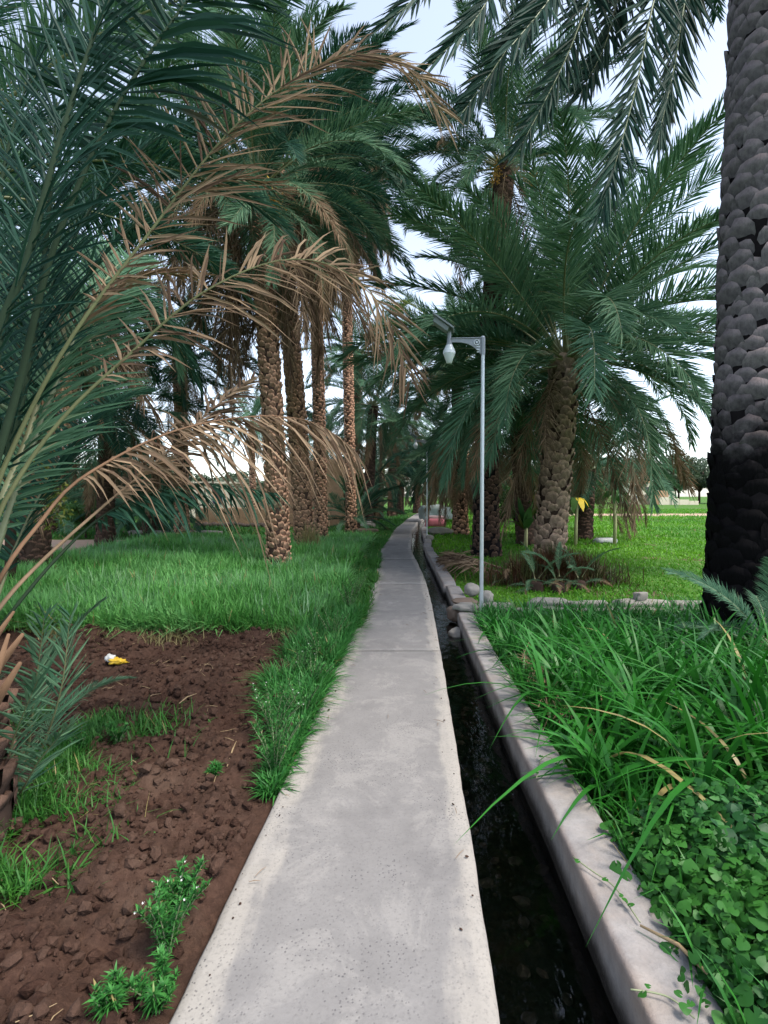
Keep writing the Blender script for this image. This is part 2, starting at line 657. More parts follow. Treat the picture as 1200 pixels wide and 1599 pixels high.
def kerb_piece(name, y0, y1, step, parent, dx=0.0, wob=1.0, zt=0.03):
    m = max(4, int((y1 - y0) / step))
    ys = np.linspace(y0, y1, m)
    prof = [(0.0, -.5, 0), (0.0, -.10, .1), (0.0, -.03, .8), (.001, -.018, 1), (.006, -.006, 1), (.014, -.001, .7), (.12, .002, .1), (.16, .002, 0), (.5, .002, 0), (.9, .0, 0), (.955, -.002, 0), (.985, -.012, 0), (1.0, -.03, 0), (1.0, -.06, 0), (1.02, -.28, 0)]
    V, E = [], []
    for y in ys:
        ki, ko = float(kerb_i(y)) + dx, float(kerb_o(y)) + dx
        endd = min(y - y0, y1 - y)
        sh = max(0, 1 - endd / .05) * .03
        for k, (u, z, e) in enumerate(prof):
            if k <= 5:
                x = ki + (u if abs(u) < .06 else 0)
            else:
                x = ki + (ko - ki) * u
            x += wob * (.008 * nz(y * 1.4, (k > 7) * 2.3, 3) + .005 * nz(y * 7, (k > 7) * 5.9, 6)) + (ki + ko - 2 * x) * sh * .5
            zz = zt + z + (wob * (.006 * nz(y * 1.7, k * .1, 12) + .003 * nz(y * 8, k * .2, 4)) if k > 1 else 0) - sh * (1 if k > 2 else 0)
            V.append((x, y, zz))
            E.append(e)
    n = len(prof)
    F = [(i * n + k, (i + 1) * n + k, (i + 1) * n + k + 1, i * n + k + 1) for i in range(m - 1) for k in range(n - 1)]
    caps = [list(range(n)), [(m - 1) * n + k for k in range(n)][::-1]]
    me = np_mesh(name, V, [np.array(F), np.array(caps)], M['kerb'], {'edge': E}, smooth=True)
    return obj(name, me, parent)


def build_channel():
    kr = empty('kerb')
    tag(kr, kind='structure')
    kerb_piece('kerb_length', -24, 6.95, .08, kr)
    rng = random.Random(8)
    y = 7.75
    while y < 66:
        ln = rng.uniform(1.2, 2.1)
        kerb_piece('kerb_block', y, y + ln, .2 if y < 20 else .5, kr, rng.uniform(-.02, .02), 1.2, .03 + rng.uniform(-.015, .02))
        y += ln + .025
    ys = np.arange(-24, 69.5, .3)
    V = []
    B = []
    for y in ys:
        a, b = float(path_r(y)) - .02, float(kerb_i(y)) + .02
        V += [(a, y, -.20), (b, y, -.20)]
        for u in np.linspace(0, 1, 6):
            B.append((a + (b - a) * u, y, -.33 + .05 * nz(y * 3, u * 3, 4) + .03 * nz(y * 9, u * 7, 1)))
    n = len(ys)
    F = [(2 * i, 2 * i + 1, 2 * i + 3, 2 * i + 2) for i in range(n - 1)]
    tag(obj('water', np_mesh('water', V, [np.array(F)], M['water'])), kind='structure')
    F = [(6 * i + k, 6 * i + k + 1, 6 * i + k + 7, 6 * i + k + 6) for i in range(n - 1) for k in range(5)]
    tag(obj('channel_bed', np_mesh('channel_bed', B, [np.array(F)], M['bed'], smooth=True)), kind='structure')


build_channel()


# ------------------------------------------------------------------ tilled soil plot, sand
def soil_h(x, y):
    v = Vector((x, y, 0))
    h = .05 * noise.noise(v * 1.1) + .06 * noise.noise(v * 3.1 + Vector((3, 1, 0))) + .035 * abs(noise.noise(v * 8)) + .03 * abs(noise.noise(v * 17)) + .014 * noise.noise(v * 37)
    return max(-.066, -.035 + h * 1.7)


def build_soil():
    xs = np.arange(-4.6, .45, .028)
    ys = np.arange(.6, 7.2, .028)
    V = []
    idx = -np.ones((len(ys), len(xs)), dtype=int)
    for j, y in enumerate(ys):
        pl = float(path_l(y)) + .03
        for i, x in enumerate(xs):
            if x < pl:
                idx[j, i] = len(V)
                h = soil_h(x, y)
                edge = min(1, (pl - x) / .2)
                V.append((x, y, h * edge + (1 - edge) * -.06))
    a, b, c, d = idx[:-1, :-1], idx[:-1, 1:], idx[1:, 1:], idx[1:, :-1]
    ok = (a >= 0) & (b >= 0) & (c >= 0) & (d >= 0)
    F = np.stack([a[ok], b[ok], c[ok], d[ok]], axis=1)
    rn = [.5 + .5 * noise.noise(Vector(p) * 2.0) for p in V]
    me = np_mesh('soil_plot', V, [F], M['soil'], {'rnd': rn}, smooth=True)
    tag(obj('soil_plot', me), 'dark brown tilled soil plot beside the path', 'soil', kind='structure')


build_soil()


def ico(sub=1):
    bm = bmesh.new()
    bmesh.ops.create_icosphere(bm, subdivisions=sub, radius=1)
    v = np.array([p.co[:] for p in bm.verts])
    f = np.array([[q.index for q in p.verts] for p in bm.faces])
    bm.free()
    return v, f


ICO1, ICO2 = ico(1), ico(2)
ICO3 = ico(3)


def lumps(name, centers, sizes, mat, seed=0, base=ICO1, squash=.75, rough=.5, rnd=None):
    g = np.random.default_rng(seed)
    bv, bf = base
    n, m = len(centers), len(bv)
    ang = g.uniform(0, 2 * PI, n)
    tilt = g.uniform(-.5, .5, n)
    jit = 1 + g.normal(0, rough * .5, (n, m)).clip(-.4, .5)
    P = bv[None] * jit[:, :, None] * np.stack([g.uniform(.8, 1.3, n), g.uniform(.7, 1.1, n), g.uniform(.6, 1, n) * squash], 1)[:, None, :]
    ct, st = np.cos(tilt)[:, None], np.sin(tilt)[:, None]
    y2 = P[:, :, 1] * ct - P[:, :, 2] * st
    z2 = P[:, :, 1] * st + P[:, :, 2] * ct
    c, s = np.cos(ang)[:, None], np.sin(ang)[:, None]
    x3 = P[:, :, 0] * c - y2 * s
    y3 = P[:, :, 0] * s + y2 * c
    Q = np.stack([x3, y3, z2], -1) * np.asarray(sizes)[:, None, None] + np.asarray(centers)[:, None, :]
    F = (bf[None] + (np.arange(n) * m)[:, None, None]).reshape(-1, bf.shape[1])
    rn = np.repeat(g.random(n), m)
    return np_mesh(name, Q.reshape(-1, 3), [F], mat, {'rnd': rn}, smooth=False)


def build_clods():
    g = np.random.default_rng(5)
    cs, sz = [], []
    for i in range(23000):
        y = .9 + (g.random() ** 1.5) * 5.2
        x = float(path_l(y)) - .08 - g.random() * (3.6 if y > 2.5 else 2.4)
        s = .0035 + .034 * g.random() ** 6 + .010 * max(0, nz(x, y, 3, 1.5))
        cs.append((x, y, soil_h(x, y) + s * .25))
        sz.append(s)
    tag(obj('soil_clods', lumps('soil_clods', cs, sz, M['soil'], 3, ICO1, 1.0, .28)), 'loose crumbly clods of dark brown soil', 'soil', kind='stuff')


build_clods()


def sheet(name, pts, z, mat, jag=.15):
    bm = bmesh.new()
    vs = []
    n = len(pts)
    for i in range(n):
        a, b = Vector(pts[i]), Vector(pts[(i + 1) % n])
        for k in range(8):
            p = a.lerp(b, k / 8)
            vs.append(bm.verts.new((p.x + jag * nz(p.x * 3, p.y * 3, 1), p.y + jag * nz(p.x * 3, p.y * 3, 5), z)))
    bm.faces.new(vs)
    bmesh.ops.triangulate(bm, faces=bm.faces)
    me = bpy.data.meshes.new(name)
    bm.to_mesh(me)
    bm.free()
    me.materials.append(mat)
    return tag(obj(name, me), kind='structure')


sheet('sand_patch', [(-16, 13.2), (-8.6, 14.3), (-9.3, 19.6), (-16, 20)], -.064, M['sand'], .4)
sheet('bare_strip', [(9, 43), (60, 42), (60, 50), (12, 49)], -.064, M['sand'], .5)


# ------------------------------------------------------------------ grass blades
def blades(name, xyz, h, w, lean, az, mat, segs=2, rnd=None, curl=1.6, seed=0):
    """xyz (n,3) roots, h length, w width, lean 0..1 sideways reach, az direction"""
    n = len(xyz)
    g = np.random.default_rng(seed + 77)
    if rnd is None:
        rnd = g.random(n)
    ts = np.linspace(0, 1, segs + 1)
    dx, dy = np.cos(az), np.sin(az)
    face = az + PI / 2 + g.normal(0, .5, n)
    wx, wy = np.cos(face), np.sin(face)
    rows = []
    tt = []
    for t in ts:
        reach = lean * h * t ** curl
        up = h * (t - .55 * np.minimum(lean, 1.3) ** 1.5 * t ** (curl + .6))
        cx = xyz[:, 0] + dx * reach
        cy = xyz[:, 1] + dy * reach
        cz = xyz[:, 2] + up
        wd = w * (1 - t ** 2.2) * (.55 + .9 * min(1, t * 2.5)) * .75
        if t < 1:
            rows.append(np.stack([cx - wx * wd, cy - wy * wd, cz], 1))
            rows.append(np.stack([cx + wx * wd, cy + wy * wd, cz], 1))
            tt += [t, t]
        else:
            rows.append(np.stack([cx, cy, cz], 1))
            tt.append(1.0)
    V = np.stack(rows, 1)                       # n, 2*segs+1, 3
    k = V.shape[1]
    b = (np.arange(n) * k)[:, None]
    quads = []
    for s in range(segs - 1):
        quads.append(np.concatenate([b + 2 * s, b + 2 * s + 1, b + 2 * s + 3, b + 2 * s + 2], 1))
    tri = np.concatenate([b + 2 * segs - 2, b + 2 * segs - 1, b + 2 * segs], 1)
    fl = ([np.concatenate(quads)] if quads else []) + [tri]
    return np_mesh(name, V.reshape(-1, 3), fl, mat, {'rnd': np.repeat(rnd, k), 't': np.tile(tt, n)}, smooth=True)


def np_noise(x, y, s, seed=0):
    """cheap smooth value noise, vectorised"""
    g = np.random.default_rng(seed)
    tab = g.random((64, 64))
    X, Y = x * s, y * s
    i, j = np.floor(X).astype(int), np.floor(Y).astype(int)
    fx, fy = X - i, Y - j
    fx, fy = fx * fx * (3 - 2 * fx), fy * fy * (3 - 2 * fy)
    t = lambda a, b: tab[a % 64, b % 64]
    return (t(i, j) * (1 - fx) + t(i + 1, j) * fx) * (1 - fy) + (t(i, j + 1) * (1 - fx) + t(i + 1, j + 1) * fx) * fy


def build_fields():
    g = np.random.default_rng(11)
    # fodder field left of the path
    n = 155000
    y = 6.0 + 13.5 * g.random(n) ** 1.35
    x = -10.5 + 10.6 * g.random(n)
    pl = path_l(y)
    front = 6.05 + .30 * (np_noise(x, x * 0, 1.3, 3) - .5) + np.where(x > pl - .9, -.5, 0) + .10 * np.abs(x + 2)*0
    keep = (x < pl - .35 - .25 * np_noise(y, x * 0, .8, 2)) & (y > front) & ~((x < -8.4) & (y > 13.4))
    x, y = x[keep], y[keep]
    n = len(x)
    hgt = (.30 + .16 * np_noise(x, y, .7, 1) + .10 * np_noise(x, y, 2.3, 4)) * g.uniform(.65, 1.15, n)
    hgt *= np.where(y > 15, .8, 1) * (.62 + .8 * np_noise(x, y, .45, 15))
    me = blades('fodder_grass', np.stack([x, y, np.full(n, -.07)], 1), hgt, g.uniform(.006, .0125, n) * (1 + y * .04), g.uniform(.15, 1.25, n), g.uniform(0, 2 * PI, n), M['alfalfa'], 3, seed=1)
    tag(obj('fodder_grass', me), 'bluish green fodder crop filling the field beyond the tilled soil', 'grass', kind='stuff')
    # verge grass left of the path, further back and low
    n = 46000
    y = 6.2 + 36 * g.random(n) ** 1.6
    x = path_l(y) + .05 - g.random(n) ** 1.5 * (1.0 + y * .05)
    hgt = g.uniform(.06, .22, n) * (.6 + np_noise(x, y, 1.1, 6))
    me = blades('verge_grass', np.stack([x, y, np.full(n, -.07)], 1), hgt, g.uniform(.004, .010, n) * (1 + y * .05), g.uniform(.2, 1.1, n), g.uniform(0, 2 * PI, n), M['verge'], 2, seed=2)
    tag(obj('verge_grass', me), 'low green grass along the edge of the path', 'grass', kind='stuff')
    # far left ground cover
    n = 42000
    y = 15 + 45 * g.random(n) ** 1.3
    x = path_l(y) - 1 - g.random(n) * (10 + y * .7)
    keep = ~((x < -8.6) & (y < 19.8)) & ~((x < -2) & (y > 26.5) & (y < 33) & (x > -11))
    x, y = x[keep], y[keep]
    n = len(x)
    hgt = g.uniform(.10, .30, n) * (.5 + np_noise(x, y, .6, 6))
    me = blades('far_grass', np.stack([x, y, np.full(n, -.07)], 1), hgt, g.uniform(.01, .02, n) * (1 + y * .05), g.uniform(.2, 1.1, n), g.uniform(0, 2 * PI, n), M['verge'], 2, seed=3)
    tag(obj('far_grass', me), 'low green grass around the mud walls', 'grass', kind='stuff')
    # right-hand orchard floor and meadow
    n = 125000
    y = 7.2 + 60 * g.random(n) ** 1.9
    x = kerb_o(np.minimum(y, 66)) + .02 + g.random(n) ** 1.05 * (6 + y * .95)
    keep = ~((y > 42.8) & (y < 49.5) & (x > 11) & (g.random(n) > .12))
    x, y = x[keep], y[keep]
    n = len(x)
    hgt = g.uniform(.08, .22, n) * (.35 + .9 * np_noise(x, y, .55, 9)) * np.clip(.55 + (y - 8) * .04, .55, 1.15)
    near = np.clip(1 - np.abs(x - kerb_o(np.minimum(y, 66))) / .5, 0, 1)
    hgt *= 1 - .55 * near
    me = blades('meadow_grass', np.stack([x, y, np.full(n, -.07)], 1), hgt, g.uniform(.005, .010, n) * (1 + y * .09), g.uniform(.2, 1.1, n), g.uniform(0, 2 * PI, n), M['lawn'], 2, seed=4)
    tag(obj('meadow_grass', me), 'bright green meadow grass under and beyond the palms', 'grass', kind='stuff')
    # tall fodder blades behind the kerb, in tufts
    nt_, per = 430, 9
    ty = 1.95 + 5.0 * g.random(nt_) ** 1.0
    tx = kerb_o(ty) + .05 + g.random(nt_) ** 1.1 * 3.2
    keep = (tx > kerb_o(ty) + .1 + np.clip((2.45 - ty) * 1.6, 0, 3)) & ~((ty < 5.6) & (ty > 5.1) & (tx < 0))
    tx, ty = tx[keep], ty[keep]
    nt_ = len(tx)
    th = np.clip(.45 + (ty - 1.9) * .5, .45, 1) * g.uniform(.55, 1.0, nt_) * np.where(tx < kerb_o(ty) + .4, .8, 1) * np.clip(1.15 - (ty - 3) * .19, .42, 1.2)
    x = np.repeat(tx, per) + g.normal(0, .035, nt_ * per)
    y = np.repeat(ty, per) + g.normal(0, .035, nt_ * per)
    n = len(x)
    h = np.repeat(th, per) * g.uniform(.55, 1.15, n)
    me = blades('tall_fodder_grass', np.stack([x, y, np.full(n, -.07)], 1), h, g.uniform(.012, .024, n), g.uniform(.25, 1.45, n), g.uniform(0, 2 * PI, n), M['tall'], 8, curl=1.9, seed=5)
    tag(obj('tall_fodder_grass', me), 'tall arching fodder grass growing behind the kerb', 'grass', kind='stuff')
    # short understorey below the tall blades
    n = 26000
    y = 1.2 + 6.0 * g.random(n)
    x = kerb_o(y) + .0 + g.random(n) * 4.0
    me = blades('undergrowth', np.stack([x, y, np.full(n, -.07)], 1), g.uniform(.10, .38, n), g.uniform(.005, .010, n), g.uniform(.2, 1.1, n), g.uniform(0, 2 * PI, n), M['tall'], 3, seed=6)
    tag(obj('undergrowth', me), 'short dark green undergrowth below the tall fodder grass', 'grass', kind='stuff')
    # grass patch beside the soil, lower left
    n = 17000
    y = 2.0 + 1.75 * g.random(n)
    cx = -1.92 - .10 * (y - 2)
    x = cx + g.normal(0, .27, n)
    d = np_noise(x, y, 2.6, 21)
    keep = (d > .40) & (x < path_l(y) - .3)
    x, y = x[keep], y[keep]
    n = len(x)
    me = blades('soil_edge_grass', np.stack([x, y, np.full(n, -.05)], 1), g.uniform(.06, .22, n), g.uniform(.003, .006, n), g.uniform(.2, 1.2, n), g.uniform(0, 2 * PI, n), M['verge'], 3, seed=7)
    tag(obj('soil_edge_grass', me), 'fine green grass patch growing over the tilled soil', 'grass', kind='stuff')


build_fields()


# ------------------------------------------------------------------ palm fronds
def smooth_curve(ctrl, n):
    """Catmull-Rom through control points, resampled evenly"""
    c = [np.array(p, dtype=float) for p in ctrl]
    c = [2 * c[0] - c[1]] + c + [2 * c[-1] - c[-2]]
    pts = []
    for i in range(1, len(c) - 2):
        for s in np.linspace(0, 1, 12, endpoint=False):
            pts.append(.5 * ((2 * c[i]) + (-c[i - 1] + c[i + 1]) * s + (2 * c[i - 1] - 5 * c[i] + 4 * c[i + 1] - c[i + 2]) * s**2 + (-c[i - 1] + 3 * c[i] - 3 * c[i + 1] + c[i + 2]) * s**3))
    pts.append(c[-2])
    pts = np.array(pts)
    d = np.concatenate([[0], np.cumsum(np.linalg.norm(np.diff(pts, axis=0), axis=1))])
    q = np.linspace(0, d[-1], n)
    return np.stack([np.interp(q, d, pts[:, k]) for k in range(3)], 1), d[-1]


def arch_curve(L, e0, droop, n, side=0.0, power=1.4):
    s = np.linspace(0, 1, n)
    e = np.radians(e0 - droop * s ** power)
    e = np.maximum(e, np.radians(-86))
    a = np.radians(side) * s ** 2
    d = np.stack([np.cos(e) * np.cos(a), np.cos(e) * np.sin(a), np.sin(e)], 1)
    p = np.concatenate([[[0, 0, 0]], np.cumsum((d[1:] + d[:-1]) / 2 * (L / (n - 1)), axis=0)])
    return p


def unit(v):
    return v / np.maximum(np.linalg.norm(v, axis=-1, keepdims=True), 1e-9)


def frond_data(P, L, nleaf, llen, lw, seed, dry=0.0, dry_tip=0.0, pet=.18, vee=30, hang=.12, a0=62, a1=22, mess=.12, r0=.022, up_hint=(0, 0, 1), curl=0.0, rows=3, missing=0.0):
    """returns rachis (verts, quads) and leaflets: verts (m, k, 3) plus their dry and rnd values"""
    g = np.random.default_rng(seed)
    n = len(P)
    T = unit(np.gradient(P, axis=0))
    up = np.array(up_hint, dtype=float)
    S = np.cross(T, up)
    bad = np.linalg.norm(S, axis=1) < .15
    if bad.any():
        S[bad] = np.nan
        good = np.where(~bad)[0]
        for i in np.where(bad)[0]:
            S[i] = S[good[np.argmin(abs(good - i))]] if len(good) else (0, 1, 0)
    S = unit(S)
    U = unit(np.cross(S, T))
    S = unit(np.cross(T, U))
    # rachis: keeled stalk, wide at the foot
    sN = np.linspace(0, 1, n)
    rad = r0 * (1 - .88 * sN) * (1 + 1.6 * np.exp(-sN / .035))
    k = 6
    ang = np.arange(k) * 2 * PI / k
    RV = P[:, None, :] + rad[:, None, None] * (np.cos(ang)[None, :, None] * S[:, None, :] * (1 + .6 * np.exp(-sN / .06))[:, None, None] + .75 * np.sin(ang)[None, :, None] * U[:, None, :])
    RF = []
    for i in range(n - 1):
        for q in range(k):
            q2 = (q + 1) % k
            RF.append((i * k + q, i * k + q2, (i + 1) * k + q2, (i + 1) * k + q))
    # leaflets
    s = np.concatenate([np.linspace(pet, .995, nleaf), np.linspace(pet, .985, nleaf)])
    sd = np.concatenate([np.ones(nleaf), -np.ones(nleaf)])
    s = np.clip(s + g.normal(0, .004, len(s)), pet * .9, 1)
    if missing:
        keep = g.random(len(s)) > missing
        s, sd = s[keep], sd[keep]
    m = len(s)
    u = np.clip((s - pet) / (1 - pet), 0, 1)
    f = s * (n - 1)
    i0 = np.clip(f.astype(int), 0, n - 2)
    w_ = (f - i0)[:, None]
    lerp = lambda A: A[i0] * (1 - w_) + A[i0 + 1] * w_
    p0, t, sv, uv = lerp(P), unit(lerp(T)), unit(lerp(S)), unit(lerp(U))
    ln = llen * (.18 + .82 * np.clip(u / .22, 0, 1) ** .8) * (1 - .55 * np.clip((u - .45) / .55, 0, 1) ** 1.4) * g.uniform(.85, 1.1, m)
    a = np.radians(a0 + (a1 - a0) * u ** 1.2 + g.normal(0, 6 + 40 * mess, m))
    v = np.radians(vee * (1 - .4 * u) + g.choice([-22, 0, 20], m) * (.22 + mess) + g.normal(0, 5 + 60 * mess, m))
    D = unit(np.cos(a)[:, None] * t + np.sin(a)[:, None] * (np.cos(v)[:, None] * sv * sd[:, None] + np.sin(v)[:, None] * uv))
    W = unit(t - (t * D).sum(1, keepdims=True) * D)
    roll = g.normal(0, .35 + 1.2 * mess, m)
    N = np.cross(D, W)
    W = unit(W * np.cos(roll)[:, None] + N * np.sin(roll)[:, None])
    N = np.cross(D, W)
    hg = hang * g.uniform(.5, 1.5, m)
    dryv = np.clip(dry + dry_tip * np.clip((u - .35) / .5, 0, 1) + g.normal(0, .12, m), 0, 1)
    cur = curl * g.normal(0, 1, (m, 1))
    tt = [0, .33, .68, 1.0] if rows == 3 else [0, .45, 1.0]
    wt = [.55, 1.0, .72, 0] if rows == 3 else [.6, 1.0, 0]
    out, dv = [], []
    for q, wq in zip(tt, wt):
        c = p0 + D * (ln * q)[:, None] + np.array([0, 0, -1.0]) * (hg * ln * q ** 2)[:, None] + W * cur * (ln * q ** 2)[:, None] * .4
        hw = (lw * wq * g.uniform(.85, 1.15, m))[:, None] * .5
        if wq > 0:
            fold = N * hw * .55
            out += [c - W * hw + fold, c, c + W * hw + fold]
            dv += [dryv + .25 * (q - .4)] * 3
        else:
            out.append(c)
            dv.append(dryv + .2)
    LV = np.stack(out, 1)
    DV = np.stack(dv, 1)
    return RV.reshape(-1, 3), np.array(RF), LV, DV, g.random(m)


def leaf_faces(rows):
    q = []
    for r in range(rows - 1):
        b = r * 3
        q += [(b, b + 1, b + 4, b + 3), (b + 1, b + 2, b + 5, b + 4)]
    b = (rows - 1) * 3
    return np.array(q), np.array([(b, b + 1, b + 3), (b + 1, b + 2, b + 3)])


def frond_mesh(name, P, L, mats, rows=3, **kw):
    RV, RF, LV, DV, rn = frond_data(P, L, rows=rows, **kw)
    m, k, _ = LV.shape
    q, t = leaf_faces(rows)
    off = len(RV) + (np.arange(m) * k)[:, None, None]
    Q = (q[None] + off).reshape(-1, 4)
    Tt = (t[None] + off).reshape(-1, 3)
    V = np.concatenate([RV, LV.reshape(-1, 3)])
    dry = np.concatenate([np.full(len(RV), kw.get('dry', 0)), DV.reshape(-1)])
    rnd = np.concatenate([np.zeros(len(RV)), np.repeat(rn, k)])
    mi = np.concatenate([np.ones(len(RF)), np.zeros(len(Q) + len(Tt))])
    sm = np.concatenate([np.ones(len(RF)), np.zeros(len(Q) + len(Tt))])
    return np_mesh(name, V, [np.concatenate([RF, Q]), Tt], mats, {'dry': dry, 'rnd': rnd}, mi, sm)


LIB = {}


def build_library():
    E = [84, 72, 60, 48, 36, 22, 8, -8, -24, -40]
    for key, mats, lkw in (('g', [M['leaf'], M['rachis']], {}), ('d', [M['leaf_dark'], M['rachis']], {}), ('y', [M['leaf_yellow'], M['rachis_light']], {}), ('a', [M['leaf_grey'], M['rachis_light']], {})):
        out = []
        for e in E:
            for sd in range(2):
                dr = 42 + (84 - e) * .26 + sd * 14
                P = arch_curve(4.0, e, dr, 26, (-1) ** sd * 10)
                out.append((e, frond_mesh('frond', P, 4.0, mats, nleaf=140, llen=.64, lw=.025, seed=int(e) * 3 + sd + 500, vee=28, hang=.13, mess=.035, a0=60, a1=24, dry_tip=.08, **lkw)))
        LIB[key] = out
    out = []
    for e in (40, 22, 8, -10, -28, -45):
        for sd in range(2):
            P = arch_curve(4.0, e, 70 + sd * 12, 26, (-1) ** sd * 12)
            out.append((e, frond_mesh('frond', P, 4.0, [M['leaf'], M['rachis']], nleaf=120, llen=.54, lw=.023, seed=int(e) * 5 + sd + 900, vee=18, hang=.3, mess=.10, a0=58, a1=22, dry=.08, dry_tip=.8)))
    LIB['h'] = out
    out = []
    for e in (35, 10, -10, -30, -50, -66):
        for sd in range(2):
            P = arch_curve(3.6, e, 75 if e > -20 else 40, 26, (-1) ** sd * 14, 1.1)
            out.append((e, frond_mesh('frond', P, 3.6, [M['leaf_dry'], M['rachis_dry']], nleaf=100, llen=.5, lw=.020, seed=int(e) * 7 + sd + 1300, vee=0, hang=.75, mess=.30, dry=1.0, curl=.35, missing=.15)))
    LIB['b'] = out


build_library()


def pick(key, e, rng):
    lib = LIB[key]
    b = sorted(lib, key=lambda t: abs(t[0] - e) + rng.uniform(0, 5))
    return b[0][1]


# ------------------------------------------------------------------ trunks with leaf bases
def leaf_base_mesh(seed, w, h, d, mat, sm=False):
    r = random.Random(seed)
    secs = [(-.62, .42, -.02), (-.22, .95, .50), (.18, .92, .92), (.44, .66, 1.0), (.40, .52, .30)]
    V, F = [], []
    for z, ww, dd in secs:
        for k in range(5):
            a = (k - 2) / 2
            x = dd * d * (1 - .45 * a * a) + r.uniform(-.05, .05) * d - .015
            V.append((x, a * ww * w * .5 + r.uniform(-.02, .02) * w, z * h - abs(a) * .10 * h * (z > 0) + r.uniform(-.03, .03) * h * (3 if z > .35 else 1)))
    for i in range(len(secs) - 1):
        for k in range(4):
            F.append((i * 5 + k, i * 5 + k + 1, (i + 1) * 5 + k + 1, (i + 1) * 5 + k))
    return np_mesh('leaf_base', V, [np.array(F)], mat, {'rnd': np.zeros(len(V)), 'rim': RIM}, smooth=sm)


RIM = np.array([0.] * 10 + [.1] * 5 + [1.] * 10)


def bez(a, b, c, t):
    return a * (1 - t) ** 2 + b * 2 * t * (1 - t) + c * t * t


